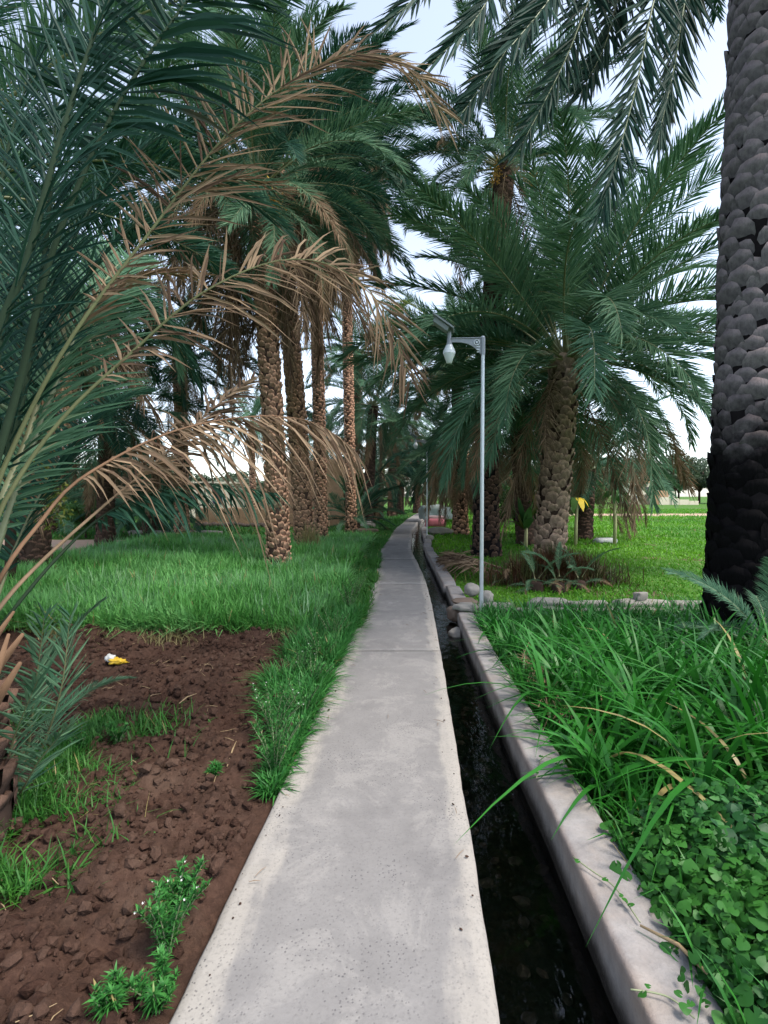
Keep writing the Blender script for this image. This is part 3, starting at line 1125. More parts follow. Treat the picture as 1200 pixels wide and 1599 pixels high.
def palm(label, base, top, r0, r1, nf, L, seed, group=None, mat='bark', inner='trunk_in', scales='stuff', cell=(.15, .12), depth=.05,
         mix=(('g', 1.0),), dry_n=6, half_n=8, bow=(0, 0), emax=84, emin=-12, az_skip=None, boots=True, jit=.13, over=1.22, skirt=1.0, name='date_palm', dates=0, flare=1.25):
    """a date palm: curved trunk clad in leaf bases, and a crown of single fronds"""
    rng = random.Random(seed)
    base, top = Vector(base), Vector(top)
    root = empty(name, base)
    tag(root, label, 'palm tree', group)
    H = top - base
    mid = H * .5 + Vector((bow[0], bow[1], 0))
    O = Vector((0, 0, 0))
    # trunk core
    nseg, k = max(6, int(H.length / .25)), 18
    V, F = [], []

    def radius(t):
        return (r0 + (r1 - r0) * t) * (1 + (flare - 1) * math.exp(-t * H.length / .35)) * (1 + .05 * nz(t * H.length * 1.3, seed))

    def frame(t):
        p = bez(O, mid, H, t)
        q = (bez(O, mid, H, min(1, t + .02)) - bez(O, mid, H, max(0, t - .02))).normalized()
        a = q.cross(Vector((0, 1, 0))).normalized()
        return p, q, a, q.cross(a)

    for i in range(nseg + 1):
        t = i / nseg
        p, q, a, b = frame(t)
        r = radius(t) * (1.0 if t < .97 else .7)
        for j in range(k):
            w = 2 * PI * j / k
            rr = r * (1 + .05 * nz(j * 1.7, i * 1.1, seed))
            V.append(p + (a * math.cos(w) + b * math.sin(w)) * rr - (Vector((0, 0, .15)) if i == 0 else O))
    for i in range(nseg):
        for j in range(k):
            j2 = (j + 1) % k
            F.append((i * k + j, i * k + j2, (i + 1) * k + j2, (i + 1) * k + j))
    trunk = obj('trunk', np_mesh('trunk', V, [np.array(F), np.array([[nseg * k + j for j in range(k)]])], M[inner], smooth=True), root)
    # leaf bases in a spiral
    if scales:
        cw, ch = cell
        area = 2 * PI * (r0 + r1) / 2 * H.length
        n = int(area / (cw * ch))
        lib = [leaf_base_mesh(seed * 10 + i, cw * over, ch * (1.35 + .25 * (over > 1.3)), depth, M[mat], over > 1.3) for i in range(5)]
        rest, cnt = [], 0
        cams = Vector((0, 0, CAM_H))
        items = []
        for i in range(n):
            t = (i + .5) / n
            p, q, a, b = frame(t)
            w = i * 2.39996 + rng.gauss(0, jit)
            out = a * math.cos(w) + b * math.sin(w)
            r = radius(t)
            pos = p + out * r * .98 + q * rng.gauss(0, ch * .12)
            tan = q.cross(out)
            roll = rng.gauss(0, jit)
            q2 = (q * math.cos(roll) + tan * math.sin(roll) + out * rng.gauss(.05, .08)).normalized()
            tan = q2.cross(out).normalized()
            out2 = tan.cross(q2)
            s = rng.uniform(.82, 1.22) * (1 + .5 * max(0, (t - .9) / .1) * boots)
            m4 = Matrix(((out2.x, tan.x, q2.x, pos.x), (out2.y, tan.y, q2.y, pos.y), (out2.z, tan.z, q2.z, pos.z), (0, 0, 0, 1))) @ Matrix.Diagonal((s * rng.uniform(.8, 1.35), s, s, 1))
            facing = out.dot((cams - (base + pos)).normalized())
            items.append((facing, m4, i))
        parts = set()
        if scales == 'parts':
            cand = [it for it in items if it[0] > -.05]
            cand.sort(key=lambda it: ((base + it[1].translation) - cams).length)
            parts = {it[2] for it in cand[:300]}
        vs, fs, rn = [], [], []
        c0 = 0
        co = [np.array([v.co[:] for v in me.vertices]) for me in lib]
        fa = np.array([list(pp.vertices) for pp in lib[0].polygons])
        for facing, m4, i in items:
            if i in parts:
                obj('leaf_base', lib[i % 5], trunk, mtx=m4)
            else:
                A = np.array(m4)
                c = co[i % 5] @ A[:3, :3].T + A[:3, 3]
                vs.append(c)
                fs.append(fa + c0)
                c0 += len(c)
                rn.append(np.full(len(c), rng.random()))
        if vs:
            o = obj('leaf_bases', np_mesh('leaf_bases', np.concatenate(vs), [np.concatenate(fs)], M[mat], {'rnd': np.concatenate(rn), 'rim': np.tile(RIM, len(vs))}), trunk)
            o['kind'] = 'stuff'
    # crown
    keys = [k_ for k_, w_ in mix]
    wts = [w_ for k_, w_ in mix]
    _, q, a, b = frame(1.0)

    def put(key, e, az, s, lift=0.0):
        if az_skip and az_skip(az % 360, e):
            return
        me = pick(key, e, rng)
        d = Vector((math.cos(R(az)), math.sin(R(az)), 0))
        pos = H + d * (.10 + .08 * (e < 20)) * (r1 / .2) + Vector((0, 0, lift))
        m4 = Matrix.Translation(pos) @ Matrix.Rotation(R(az), 4, 'Z') @ Matrix.Rotation(R(rng.gauss(0, 4)), 4, 'Y') @ Matrix.Rotation(R(rng.gauss(0, 14)), 4, 'X') @ Matrix.Scale(s, 4)
        obj('frond', me, root, mtx=m4)

    ph = rng.uniform(0, 360)
    for i in range(nf):
        f = i / max(1, nf - 1)
        e = emax + (emin - emax) * f ** .9 + rng.gauss(0, 5)
        put(rng.choices(keys, wts)[0], e, ph + i * 137.5 + rng.gauss(0, 8), L / 4 * rng.uniform(.82, 1.08) * (.8 + .2 * min(1, f * 4)) * (1 - .22 * max(0, f - .5) * 2), .10 * (1 - f))
    for i in range(half_n):
        put('h', emin + rng.uniform(-22, 12), ph + 60 + i * 137.5, L / 4 * rng.uniform(.62, .85), -.12)
    for i in range(dry_n):
        put('b', emin + rng.uniform(-60, -5), ph + 20 + i * 137.5 + rng.gauss(0, 15), L / 4 * rng.uniform(.55, .85) * skirt, -.25)
    for i in range(dates):
        az = ph + i * 97
        d = Vector((math.cos(R(az)), math.sin(R(az)), 0))
        st = MB()
        pts = [H + Vector((0, 0, .1)), H + d * .35 + Vector((0, 0, .25)), H + d * .6 + Vector((0, 0, .0)), H + d * .68 + Vector((0, 0, -.35))]
        st.tube(pts, [.022, .018, .014, .01], 5)
        cs, sz = [], []
        for j in range(70):
            h_ = rng.random()
            cs.append(H + d * .68 + Vector((rng.gauss(0, .10), rng.gauss(0, .10), -.25 - .55 * h_)))
            sz.append(rng.uniform(.018, .028))
            if j % 3 == 0:
                st.tube([pts[3], cs[-1]], [.004, .002], 3)
        stalk = obj('date_bunch', st.mesh('date_bunch', M['date_stalk']), root)
        o = obj('dates', lumps('dates', [tuple(c) for c in cs], sz, M['dates'], seed + i, ICO1, 1.0, .1), stalk)
        o['kind'] = 'stuff'
    return root


def hero(parent, ctrl, key, seed, leaflet_parts=False, rows=3, n=40, **kw):
    """a frond along its own curve; control points are world points"""
    loc = parent.location
    P, L = smooth_curve([tuple(Vector(c) - loc) for c in ctrl], n)
    mats = {'g': [M['leaf'], M['rachis']], 'd': [M['leaf_dark'], M['rachis_dark']], 'r': [M['leaf_backlit'], M['rachis_light']], 'k': [M['leaf_backlit'], M['rachis_dark']], 'q': [M['leaf_dry'], M['rachis_olive']], 'b': [M['leaf_dry'], M['rachis_dry']], 'o': [M['leaf_dry'], M['rachis_orange']], 'l': [M['leaf_grey'], M['rachis_light']], 'p': [M['leaf_dark'], M['rachis_light']]}[key]
    par = dict(nleaf=80, llen=.48, lw=.03, seed=seed)
    par.update(kw)
    if not leaflet_parts:
        return obj('frond', frond_mesh('frond', P, L, mats, rows=rows, **par), parent)
    RV, RF, LV, DV, rn = frond_data(P, L, rows=rows, **par)
    fr = obj('frond', np_mesh('frond', RV, [RF], mats[1], {'dry': np.ones(len(RV)), 'rnd': np.zeros(len(RV))}, smooth=True), parent)
    q, t = leaf_faces(rows)
    for i in range(len(LV)):
        obj('leaflet', np_mesh('leaflet', LV[i], [q, t], mats[0], {'dry': DV[i], 'rnd': np.full(LV.shape[1], rn[i])}), fr)
    return fr


# ------------------------------------------------------------------ the palms
def build_palms():
    # tall row left of the path; foot and crown read off the photograph
    g1 = 'tall date palms in a row beside the path'
    b = gnd(436, 890, -.07)
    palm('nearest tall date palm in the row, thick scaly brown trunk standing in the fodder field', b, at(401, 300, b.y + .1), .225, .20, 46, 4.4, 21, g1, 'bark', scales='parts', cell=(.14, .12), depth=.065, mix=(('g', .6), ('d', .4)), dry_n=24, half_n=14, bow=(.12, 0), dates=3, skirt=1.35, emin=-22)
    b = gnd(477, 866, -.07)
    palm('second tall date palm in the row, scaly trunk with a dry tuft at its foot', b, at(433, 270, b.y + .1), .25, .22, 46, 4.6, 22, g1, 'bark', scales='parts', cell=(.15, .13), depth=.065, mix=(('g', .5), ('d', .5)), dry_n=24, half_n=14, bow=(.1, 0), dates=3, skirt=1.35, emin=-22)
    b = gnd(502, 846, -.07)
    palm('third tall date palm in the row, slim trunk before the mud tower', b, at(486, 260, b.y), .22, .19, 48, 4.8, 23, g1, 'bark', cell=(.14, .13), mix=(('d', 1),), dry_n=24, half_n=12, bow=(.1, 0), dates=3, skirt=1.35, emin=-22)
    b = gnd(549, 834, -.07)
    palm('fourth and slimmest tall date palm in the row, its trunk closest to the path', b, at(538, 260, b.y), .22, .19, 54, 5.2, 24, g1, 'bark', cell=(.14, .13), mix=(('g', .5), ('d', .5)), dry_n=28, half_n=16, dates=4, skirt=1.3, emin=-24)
    b = gnd(285, 842, -.07)
    palm('date palm with dried hanging fronds behind the fodder field', b, at(281, 560, b.y), .25, .22, 34, 4.0, 25, None, 'bark', cell=(.17, .15), mix=(('d', .6), ('a', .4)), dry_n=14, half_n=10)
    b = Vector((-10.2, 40, -.07))
    palm('slender far date palm standing behind the mud wall', b, (-10.3, 40, 7.2), .24, .20, 34, 4.0, 26, None, 'bark', cell=(.25, .22), mix=(('a', 1),), dry_n=6)

    # palms whose trunks stand outside the view and whose crowns hang into the top
    palm('leafy date palm whose crown fills the upper corner above the young palm', (-4.9, 5.4, -.07), (-4.7, 5.2, 4.6), .24, .22, 30, 4.2, 31, None, 'bark_dark', mix=(('d', .8), ('g', .2)), dry_n=26, half_n=14, emin=-28)
    palm('tall dense date palm behind the fodder field', (-7.2, 10.5, -.07), (-6.6, 10.2, 6.2), .25, .22, 36, 4.8, 32, None, 'bark_dark', mix=(('d', .6), ('g', .4)), dry_n=14, half_n=10, emin=-18)
    palm('date palm at the far edge of the fodder field with a broad drooping crown', (-9.0, 16.5, -.07), (-8.7, 16.2, 4.4), .25, .22, 40, 4.4, 33, None, 'bark_dark', mix=(('d', .5), ('a', .5)), dry_n=8, half_n=10, emin=-20)
    # low dark palms at the back of the field
    palm('low stemless date palm beside the sandy patch', (-9.9, 21.5, -.07), (-9.8, 21.5, .8), .3, .28, 34, 3.6, 34, None, 'bark_dark', mix=(('d', .7), ('a', .3)), dry_n=3, half_n=5, emin=-2)
    palm('low spreading date palm among the shrubs left of the mud wall', (-13.6, 27, -.07), (-13.5, 27, 1.6), .3, .28, 34, 4.0, 35, None, 'bark_dark', mix=(('d', .5), ('a', .5)), dry_n=6, half_n=5)
    palm('pale green young date palm behind the sandy patch', (-15.0, 23, -.07), (-15, 23, .9), .3, .28, 30, 4.2, 36, None, 'bark_dark', mix=(('a', 1),), dry_n=3, half_n=4)

    # broad date palm right of the channel
    b = gnd(857, 884, -.07)
    palm('broad date palm with full dark green crown and thick diamond patterned trunk', b, at(884, 566, b.y + .15), .325, .31, 84, 5.5, 41, None, 'bark_pink', scales='parts', cell=(.23, .18), depth=.085, mix=(('g', .68), ('a', .32)), dry_n=4, half_n=12, bow=(-.05, 0), emax=87, emin=-13, flare=1.0,
         az_skip=lambda az, e: 238 < az < 266 and e < -2)
    b = gnd(760, 868, -.07)
    palm('dark trunked tall date palm behind the lamp post', b, at(789, 262, b.y), .36, .24, 44, 4.2, 42, None, 'bark_dark', inner='trunk_in_burnt_shade', cell=(.18, .15), mix=(('g', .6), ('d', .4)), dry_n=2, half_n=8, bow=(-.35, 0), dates=2, emin=-6)
    palm('small date palm with bright arching fronds behind the broad palm', (7.6, 19.5, -.07), (7.8, 19.5, 2.6), .28, .24, 34, 3.8, 43, None, 'bark_dark', cell=(.2, .17), mix=(('g', .5), ('a', .5)), dry_n=4, half_n=6)
    palm('date palm with a brown dead skirt between dark trunk and pink sack', (3.35, 22.5, -.07), (3.4, 22.5, 3.4), .32, .28, 36, 4.2, 44, None, 'bark', cell=(.2, .17), mix=(('g', .7), ('d', .3)), dry_n=16, half_n=12, emin=-5)
    palm('lush date palm leaning over the path beyond the lamp post', (4.9, 17.5, -.07), (4.5, 17.5, 4.8), .3, .26, 44, 4.6, 45, None, 'bark_dark', cell=(.2, .17), mix=(('g', .8), ('d', .2)), dry_n=6, half_n=16, emin=-14)
    palm('light green date palm where the path bends', (-.9, 27.5, -.07), (-.6, 27.5, 6.4), .27, .24, 32, 4.6, 46, None, 'bark_dark', cell=(.2, .17), mix=(('a', .5), ('g', .5)), dry_n=5, half_n=14, emin=-16)
    palm('stemless bluish date palm beside the far path', (-1.35, 23.5, -.07), (-1.35, 23.5, .45), .22, .2, 26, 2.6, 47, None, 'bark_dark', mix=(('a', .4), ('d', .6)), dry_n=2, half_n=2, emin=8)
    palm('tall date palm rising behind the far lamp post', (3.9, 26.5, -.07), (3.7, 26.5, 9.0), .28, .24, 46, 5.0, 48, None, 'bark_dark', cell=(.22, .18), mix=(('g', .7), ('y', .3)), dry_n=8, half_n=14, emin=-14, dates=3)
    palm('tall date palm on the near side of the bend, crown over the path', (-2.0, 32.5, -.07), (-1.6, 32.5, 10.4), .28, .24, 24, 5.2, 49, None, 'bark_dark', cell=(.22, .18), mix=(('g', .6), ('a', .4)), dry_n=4, half_n=6, emin=4, dates=3)
    g2 = 'far dark date palms closing over the path'
    for i, (x, y, h, l, lab) in enumerate([
            (-.4, 34, 3.2, 4.4, 'dark date palm crowding the near side of the far path'),
            (5.0, 33, 3.0, 4.4, 'dark date palm opposite, over the pink sack'),
            (1.4, 45, 4.6, 4.6, 'date palm arching over the end of the path'),
            (6.2, 44, 4.2, 4.6, 'date palm behind the sack at the end of the channel'),
            (-4.6, 39, 5.6, 4.6, 'tall far date palm behind the mud tower'),
            (3.8, 58, 3.4, 5.0, 'last dark date palm across the end of the path'),
            (9.5, 30, 5.2, 4.6, 'far date palm at the meadow edge behind the broad palm'),
            (.6, 40, 7.5, 5.0, 'high crowned far date palm over the bend of the path'),
            (3.2, 51, 5.6, 5.0, 'far date palm standing square in the gap above the path')]):
        palm(lab, (x, y, -.07), (x + .1, y, h), .30, .26, 34, l, 60 + i, g2, 'bark_dark', cell=(.28, .24), mix=(('d', .8), ('g', .2)), dry_n=9, half_n=8, emin=-18)
    palm('small far date palm by the cream house', (53, 108, -.07), (53, 108, 7), .3, .28, 26, 4.0, 71, None, 'bark_dark', scales=None, mix=(('a', 1),), dry_n=3, half_n=2)

    # near palm on the right: charred grey trunk, crown above the view, fronds hanging into it
    b = Vector((4.06, 5.65, -.07))
    top = Vector((4.25, 5.75, 8.9))
    near = palm('massive near date palm, grey scaly trunk charred black below', b, top, .43, .34, 34, 4.4, 51, None, 'bark_burnt', inner='trunk_in_burnt_shade', scales='parts', cell=(.22, .165), depth=.05, jit=.055, over=1.38, mix=(('d', 1),), dry_n=0, half_n=0, emin=30, flare=1.0,
                az_skip=lambda az, e: e < 62 and 110 < az < 265)
    tips = [((768, -10, 3.9), (735, 40, 3.8), (668, 105, 3.7)), ((842, -10, 4.1), (790, 80, 4.0), (716, 185, 3.85)), ((924, -10, 4.4), (880, 100, 4.3), (812, 232, 4.15)), ((968, -10, 4.7), (945, 70, 4.65), (905, 150, 4.55)),
            ((1024, -10, 4.3), (990, 150, 4.2), (938, 335, 4.05)), ((1072, -10, 4.6), (1054, 100, 4.55), (1026, 225, 4.45)), ((700, -60, 4.3), (655, -10, 4.2), (600, 40, 4.1)), ((880, -40, 3.6), (850, 10, 3.5), (800, 70, 3.35))]
    for i, (p0, p1, p2) in enumerate(tips):
        A, B, C = at(*p0), at(*p1), at(*p2)
        k1 = top.lerp(A, .32) + Vector((0, 0, 1.05))
        k2 = top.lerp(A, .72) + Vector((0, 0, .85))
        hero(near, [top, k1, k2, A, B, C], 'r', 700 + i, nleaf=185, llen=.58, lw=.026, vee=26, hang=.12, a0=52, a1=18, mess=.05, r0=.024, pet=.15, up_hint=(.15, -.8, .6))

    # young palm at the left edge with dead arching fronds
    b = Vector((-2.02, 2.35, -.07))
    H = Vector((-1.98, 2.32, .72))
    yp = palm('young date palm with dead brown fronds arching towards the path', b, H, .20, .19, 11, 3.6, 52, None, 'bark_dark', cell=(.13, .12), mix=(('d', .8), ('a', .2)), dry_n=0, half_n=0, emax=88, emin=58, name='young_date_palm',
              az_skip=lambda az, e: az < 80 or az > 250)
    def hp(*pts):
        return [H] + [at(*p) for p in pts]
    dead = dict(nleaf=110, llen=.48, lw=.0195, vee=6, hang=.3, a0=56, a1=24, mess=.12, dry=1.0, curl=.22, missing=.1, up_hint=(0, -.6, .8), r0=.014, pet=.34)
    hero(yp, hp((0, 905, 2.15), (60, 820, 2.3), (130, 745, 2.45), (270, 674, 2.75), (400, 650, 3.05), (490, 660, 3.3), (552, 700, 3.45)), 'o', 801, True, **{**dead, 'hang': .85, 'vee': -18, 'llen': .5, 'lw': .019, 'nleaf': 78, 'pet': .42})
    hero(yp, hp((-20, 850, 2.05), (40, 730, 2.2), (110, 640, 2.35), (190, 565, 2.55), (320, 455, 2.85), (450, 405, 3.15), (550, 430, 3.4), (612, 505, 3.55), (640, 600, 3.6)), 'q', 802, True, **{**dead, 'up_hint': (0, -1, .35), 'hang': .3, 'lw': .017, 'nleaf': 78, 'pet': .40})
    hero(yp, hp((-25, 830, 2.0), (20, 700, 2.1), (110, 530, 2.25), (225, 375, 2.5), (350, 215, 2.8), (450, 130, 3.0), (550, 85, 3.2), (635, 105, 3.35), (695, 185, 3.5)), 'q', 803, **{**dead, 'up_hint': (0, -1, .3), 'vee': 8, 'lw': .016, 'hang': .12, 'nleaf': 96, 'pet': .40, 'llen': .5})
    # low green frond over the field, thin stalks beside it
    hero(yp, hp((-5, 985, 2.25), (85, 876, 2.4), (165, 803, 2.6), (250, 766, 2.8), (340, 757, 3.0), (430, 770, 3.15)), 'd', 804, nleaf=50, llen=.26, lw=.017, vee=-35, hang=.5, pet=.5, r0=.014, a0=70, a1=40)
    hero(yp, hp((-8, 960, 2.2), (60, 882, 2.35), (160, 792, 2.55), (250, 716, 2.8), (330, 640, 3.1), (395, 590, 3.35)), 'b', 805, **{**dead, 'pet': .5, 'llen': .3, 'missing': .3})
    # standing green fronds
    green = dict(nleaf=84, llen=.54, lw=.0145, vee=22, hang=.16, a0=54, a1=20, mess=.07, r0=.024, pet=.26)
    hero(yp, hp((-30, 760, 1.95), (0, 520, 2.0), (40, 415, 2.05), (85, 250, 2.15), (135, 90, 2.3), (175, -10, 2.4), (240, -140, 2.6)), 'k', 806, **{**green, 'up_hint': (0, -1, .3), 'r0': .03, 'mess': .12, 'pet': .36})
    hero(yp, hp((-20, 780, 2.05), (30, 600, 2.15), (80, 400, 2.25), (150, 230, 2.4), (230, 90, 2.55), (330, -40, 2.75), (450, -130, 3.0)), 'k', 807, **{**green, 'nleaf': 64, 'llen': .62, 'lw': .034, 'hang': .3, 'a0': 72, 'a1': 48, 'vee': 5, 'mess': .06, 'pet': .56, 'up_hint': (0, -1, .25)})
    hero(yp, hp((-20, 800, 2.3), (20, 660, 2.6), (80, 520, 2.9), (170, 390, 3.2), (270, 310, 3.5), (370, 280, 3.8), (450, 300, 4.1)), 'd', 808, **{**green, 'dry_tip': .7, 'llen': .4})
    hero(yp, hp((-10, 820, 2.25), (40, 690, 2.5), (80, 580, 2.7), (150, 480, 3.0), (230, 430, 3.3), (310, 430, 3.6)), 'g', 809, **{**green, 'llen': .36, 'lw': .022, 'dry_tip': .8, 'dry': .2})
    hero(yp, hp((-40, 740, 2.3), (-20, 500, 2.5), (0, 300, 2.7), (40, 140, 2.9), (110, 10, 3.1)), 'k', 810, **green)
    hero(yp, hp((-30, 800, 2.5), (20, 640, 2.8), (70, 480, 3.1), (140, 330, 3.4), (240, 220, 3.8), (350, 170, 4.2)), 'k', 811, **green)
    hero(yp, hp((-45, 860, 2.3), (-10, 760, 2.4), (30, 640, 2.5), (60, 480, 2.65), (80, 300, 2.8), (90, 160, 2.95)), 'k', 812, **{**green, 'r0': .034})
    # cut orange leaf stalks low on its stem
    for i, (p0, p1, w) in enumerate([((-60, 1060, 2.2), (22, 905 + 50, 2.15), .02), ((-70, 1120, 2.15), (36, 990, 2.1), .028), ((-60, 1170, 2.15), (32, 1035, 2.05), .03), ((-50, 1180, 2.05), (14, 990, 2.0), .024)]):
        a_, b_ = at(*p0) - b, at(*p1) - b
        mb = MB().tube([a_, a_.lerp(b_, .5) + Vector((0, 0, -.015)), b_], [w, w * .8, w * .25], 6)
        obj('leaf_stalk', mb.mesh('leaf_stalk', M['rachis_orange'], True), yp)

    # offshoot beside it
    b2 = Vector((-2.02, 2.75, -.06))
    os_ = palm('dark green palm offshoot at the edge of the tilled soil', b2, b2 + Vector((0, 0, .18)), .10, .09, 5, 1.0, 53, None, 'bark_dark', scales=None, mix=(('g', 1),), dry_n=0, half_n=0, emax=86, emin=62, name='palm_offshoot', boots=False)
    for i, pts in enumerate([[(40, 1200, 2.75), (55, 1080, 2.7), (70, 960, 2.65)], [(60, 1180, 2.7), (95, 1080, 2.6), (110, 960, 2.55)], [(30, 1240, 2.6), (60, 1190, 2.45), (110, 1130, 2.3)], [(10, 1230, 2.5), (20, 1160, 2.35), (60, 1060, 2.2)]]):
        hero(os_, [b2 + Vector((0, 0, .12))] + [at(*p) for p in pts], 'g', 820 + i, nleaf=30, llen=.24, lw=.015, vee=25, hang=.1, r0=.009, pet=.2, n=20)
    # offshoot at the foot of the charred trunk
    b3 = Vector((3.62, 4.75, -.06))
    palm('grey green palm offshoot at the foot of the charred trunk', b3, b3 + Vector((0, 0, .2)), .08, .07, 13, 1.15, 54, None, 'bark_dark', scales=None, mix=(('a', 1),), dry_n=0, half_n=0, emax=80, emin=15, name='palm_offshoot', boots=False)
    # offshoots and dead stubs round the broad palm
    rng = random.Random(9)
    for i, (px, py, l, kk, lab) in enumerate([(800, 912, 1.0, 'b', 'reddish brown dead offshoot at the foot of the broad palm, lamp post side'), (838, 922, 1.2, 'h', 'small green offshoot directly before the broad palm trunk'), (872, 924, 1.2, 'h', 'brown and green offshoot in the middle of the clump by the broad palm'),
                                               (905, 920, 1.3, 'h', 'leafy offshoot on the meadow side of the broad palm'), (930, 908, .9, 'b', 'dead brown offshoot on the meadow side of the broad palm')]):
        bb = gnd(px, py, -.06)
        palm(lab, bb, bb + Vector((0, 0, .16)), .10, .09, 4, l * .7, 80 + i, 'offshoots round the broad palm', 'bark', scales=None, mix=(('y', .3), ('g', .7)) if kk == 'h' else (('b', 1),), dry_n=8, half_n=6, emax=84, emin=40, name='palm_offshoot', boots=False)


build_palms()

# ------------------------------------------------------------------ lamp posts
def lamp_post(label, base, h, rz, grp):
    root = empty('lamp_post', base, rz)
    tag(root, label, 'lamp post', grp)
    post = MB().lathe((0, 0, 0), [(.034, 0), (.034, .05), (.027, .06), (.025, h * .5), (.024, h), (.020, h + .012)], 14)
    pole = obj('pole', post.mesh('pole', M['metal'], False), root)
    obj('base_plate', MB().box((0, 0, .012), (.16, .16, .024)).mesh('base_plate', M['metal'], bevel=.004), root)
    col = MB().lathe((0, 0, h - .24), [(.031, 0), (.031, .22), (.028, .235)], 14)
    obj('collar', col.mesh('collar', M['bracket']), pole)
    # cast bracket: plate with a concave underside, in the xz plane, thickness in y
    top, bot = [], []
    for i in range(13):
        u = i / 12
        x = -.03 - .40 * u
        top.append((x, h - .015))
        bot.append((x, h - .23 + .165 * (1 - (1 - u) ** 3.2) if u > 0 else h - .23))
    V, F = [], []
    for y in (-.014, .014):
        V += [(x, y, z) for x, z in top] + [(x, y, z) for x, z in bot]
    n = 13
    for i in range(n - 1):
        F += [(i, i + 1, n + i + 1, n + i), (2 * n + i, 3 * n + i, 3 * n + i + 1, 2 * n + i + 1), (i, 2 * n + i, 2 * n + i + 1, i + 1), (n + i, n + i + 1, 3 * n + i + 1, 3 * n + i)]
    F += [(0, n, 3 * n, 2 * n), (n - 1, 3 * n - 1, 4 * n - 1, 2 * n - 1)]
    br = MB().add(V, F)
    br.box((-.23, 0, h - .013), (.42, .05, .014))
    arm = obj('bracket_arm', br.mesh('bracket_arm', M['bracket'], bevel=.003), root)
    ring = MB()
    pts = [(-.085 + .036 * math.cos(a), -.017, h - .075 + .036 * math.sin(a)) for a in np.linspace(0, 2 * PI, 15)]
    ring.tube(pts, .008, 6, False)
    obj('bracket_ring', ring.mesh('bracket_ring', M['metal'], True), arm)
    for k in range(3):
        obj('bracket_rib', MB().box((-.062 - .004 * k, -.017, h - .135 - .034 * k), (.05 - .012 * k, .012, .010)).mesh('bracket_rib', M['metal']), arm)
    obj('bolt', MB().tube([(-.085, -.012, h - .075), (-.085, -.03, h - .075)], .014, 6).mesh('bolt', M['metal']), arm)
    lx = -.45
    neck = MB().lathe((lx, 0, h - .10), [(.042, 0), (.032, .05), (.027, .10), (.024, .20), (.030, .21)], 14)
    obj('neck', neck.mesh('neck', M['bracket'], False), root)
    shade = MB().lathe((lx, 0, h - .20), [(.085, 0), (.078, .03), (.055, .075), (.044, .10)], 18)
    sh = obj('lamp_shade', shade.mesh('lamp_shade', M['lamp_glass'], False), root)
    bowl = MB().lathe((lx, 0, h - .345), [(.028, 0), (.034, .005), (.058, .07), (.078, .125), (.086, .144)], 18)
    obj('lamp_bowl', bowl.mesh('lamp_bowl', M['lamp_glass'], True), root)
    # tilted solar panel on the neck
    rot = Matrix.Rotation(R(36), 3, 'Y') @ Matrix.Rotation(R(8), 3, 'X')
    c = Vector((lx - .075, 0, h + .20))
    pan = obj('solar_panel', MB().box(c, (.34, .36, .020), rot).mesh('solar_panel', M['panel_back'], bevel=.003), root)
    up = rot @ Vector((0, 0, 1))
    obj('solar_cells', MB().box(c + up * .0125, (.31, .33, .006), rot).mesh('solar_cells', M['panel'], bevel=.001), pan)
    obj('battery_box', MB().box(c - up * .045, (.24, .27, .068), rot, .96).mesh('battery_box', M['panel_back'], bevel=.008), pan)
    return root


LP = gnd(752, 958, 0)
lamp_post('tall galvanised solar lamp post beside the stepping stones', (LP.x, LP.y, -.05), 3.79, R(-4), 'solar lamp posts along the channel')
lp2 = gnd(667, 840, 0)
lamp_post('thin far solar lamp post before the pink sack', (lp2.x, lp2.y, -.05), 3.8, R(10), 'solar lamp posts along the channel')


# ------------------------------------------------------------------ stones, low wall
def stone_mesh(seed, s, mat, base=ICO3, blocky=0.5):
    r = random.Random(seed)
    v, f = base
    off = Vector((r.uniform(0, 50), r.uniform(0, 50), r.uniform(0, 50)))
    out = []
    for p in v:
        p = Vector(p)
        q = Vector([math.copysign(abs(c) ** (1 - blocky * .62), c) for c in p])
        q = p.lerp(q, .85)
        k = 1 + .28 * noise.noise(p * 1.5 + off) + .13 * noise.noise(p * 4 + off)
        out.append((q.x * s[0] * k * .5, q.y * s[1] * k * .5, q.z * s[2] * k * .5))
    return np_mesh('rock', out, [f], mat, {'rnd': np.full(len(out), r.random())}, smooth=True)


def rock(label, loc, s, seed, mat='stone', rz=0, tilt=0, grp='stones by the lamp post', blocky=.5):
    o = obj('rock', stone_mesh(seed, s, M[mat], ICO3, blocky), None, loc)
    o.rotation_euler = (tilt, tilt * .6, rz)
    return tag(o, label, 'rock', grp)


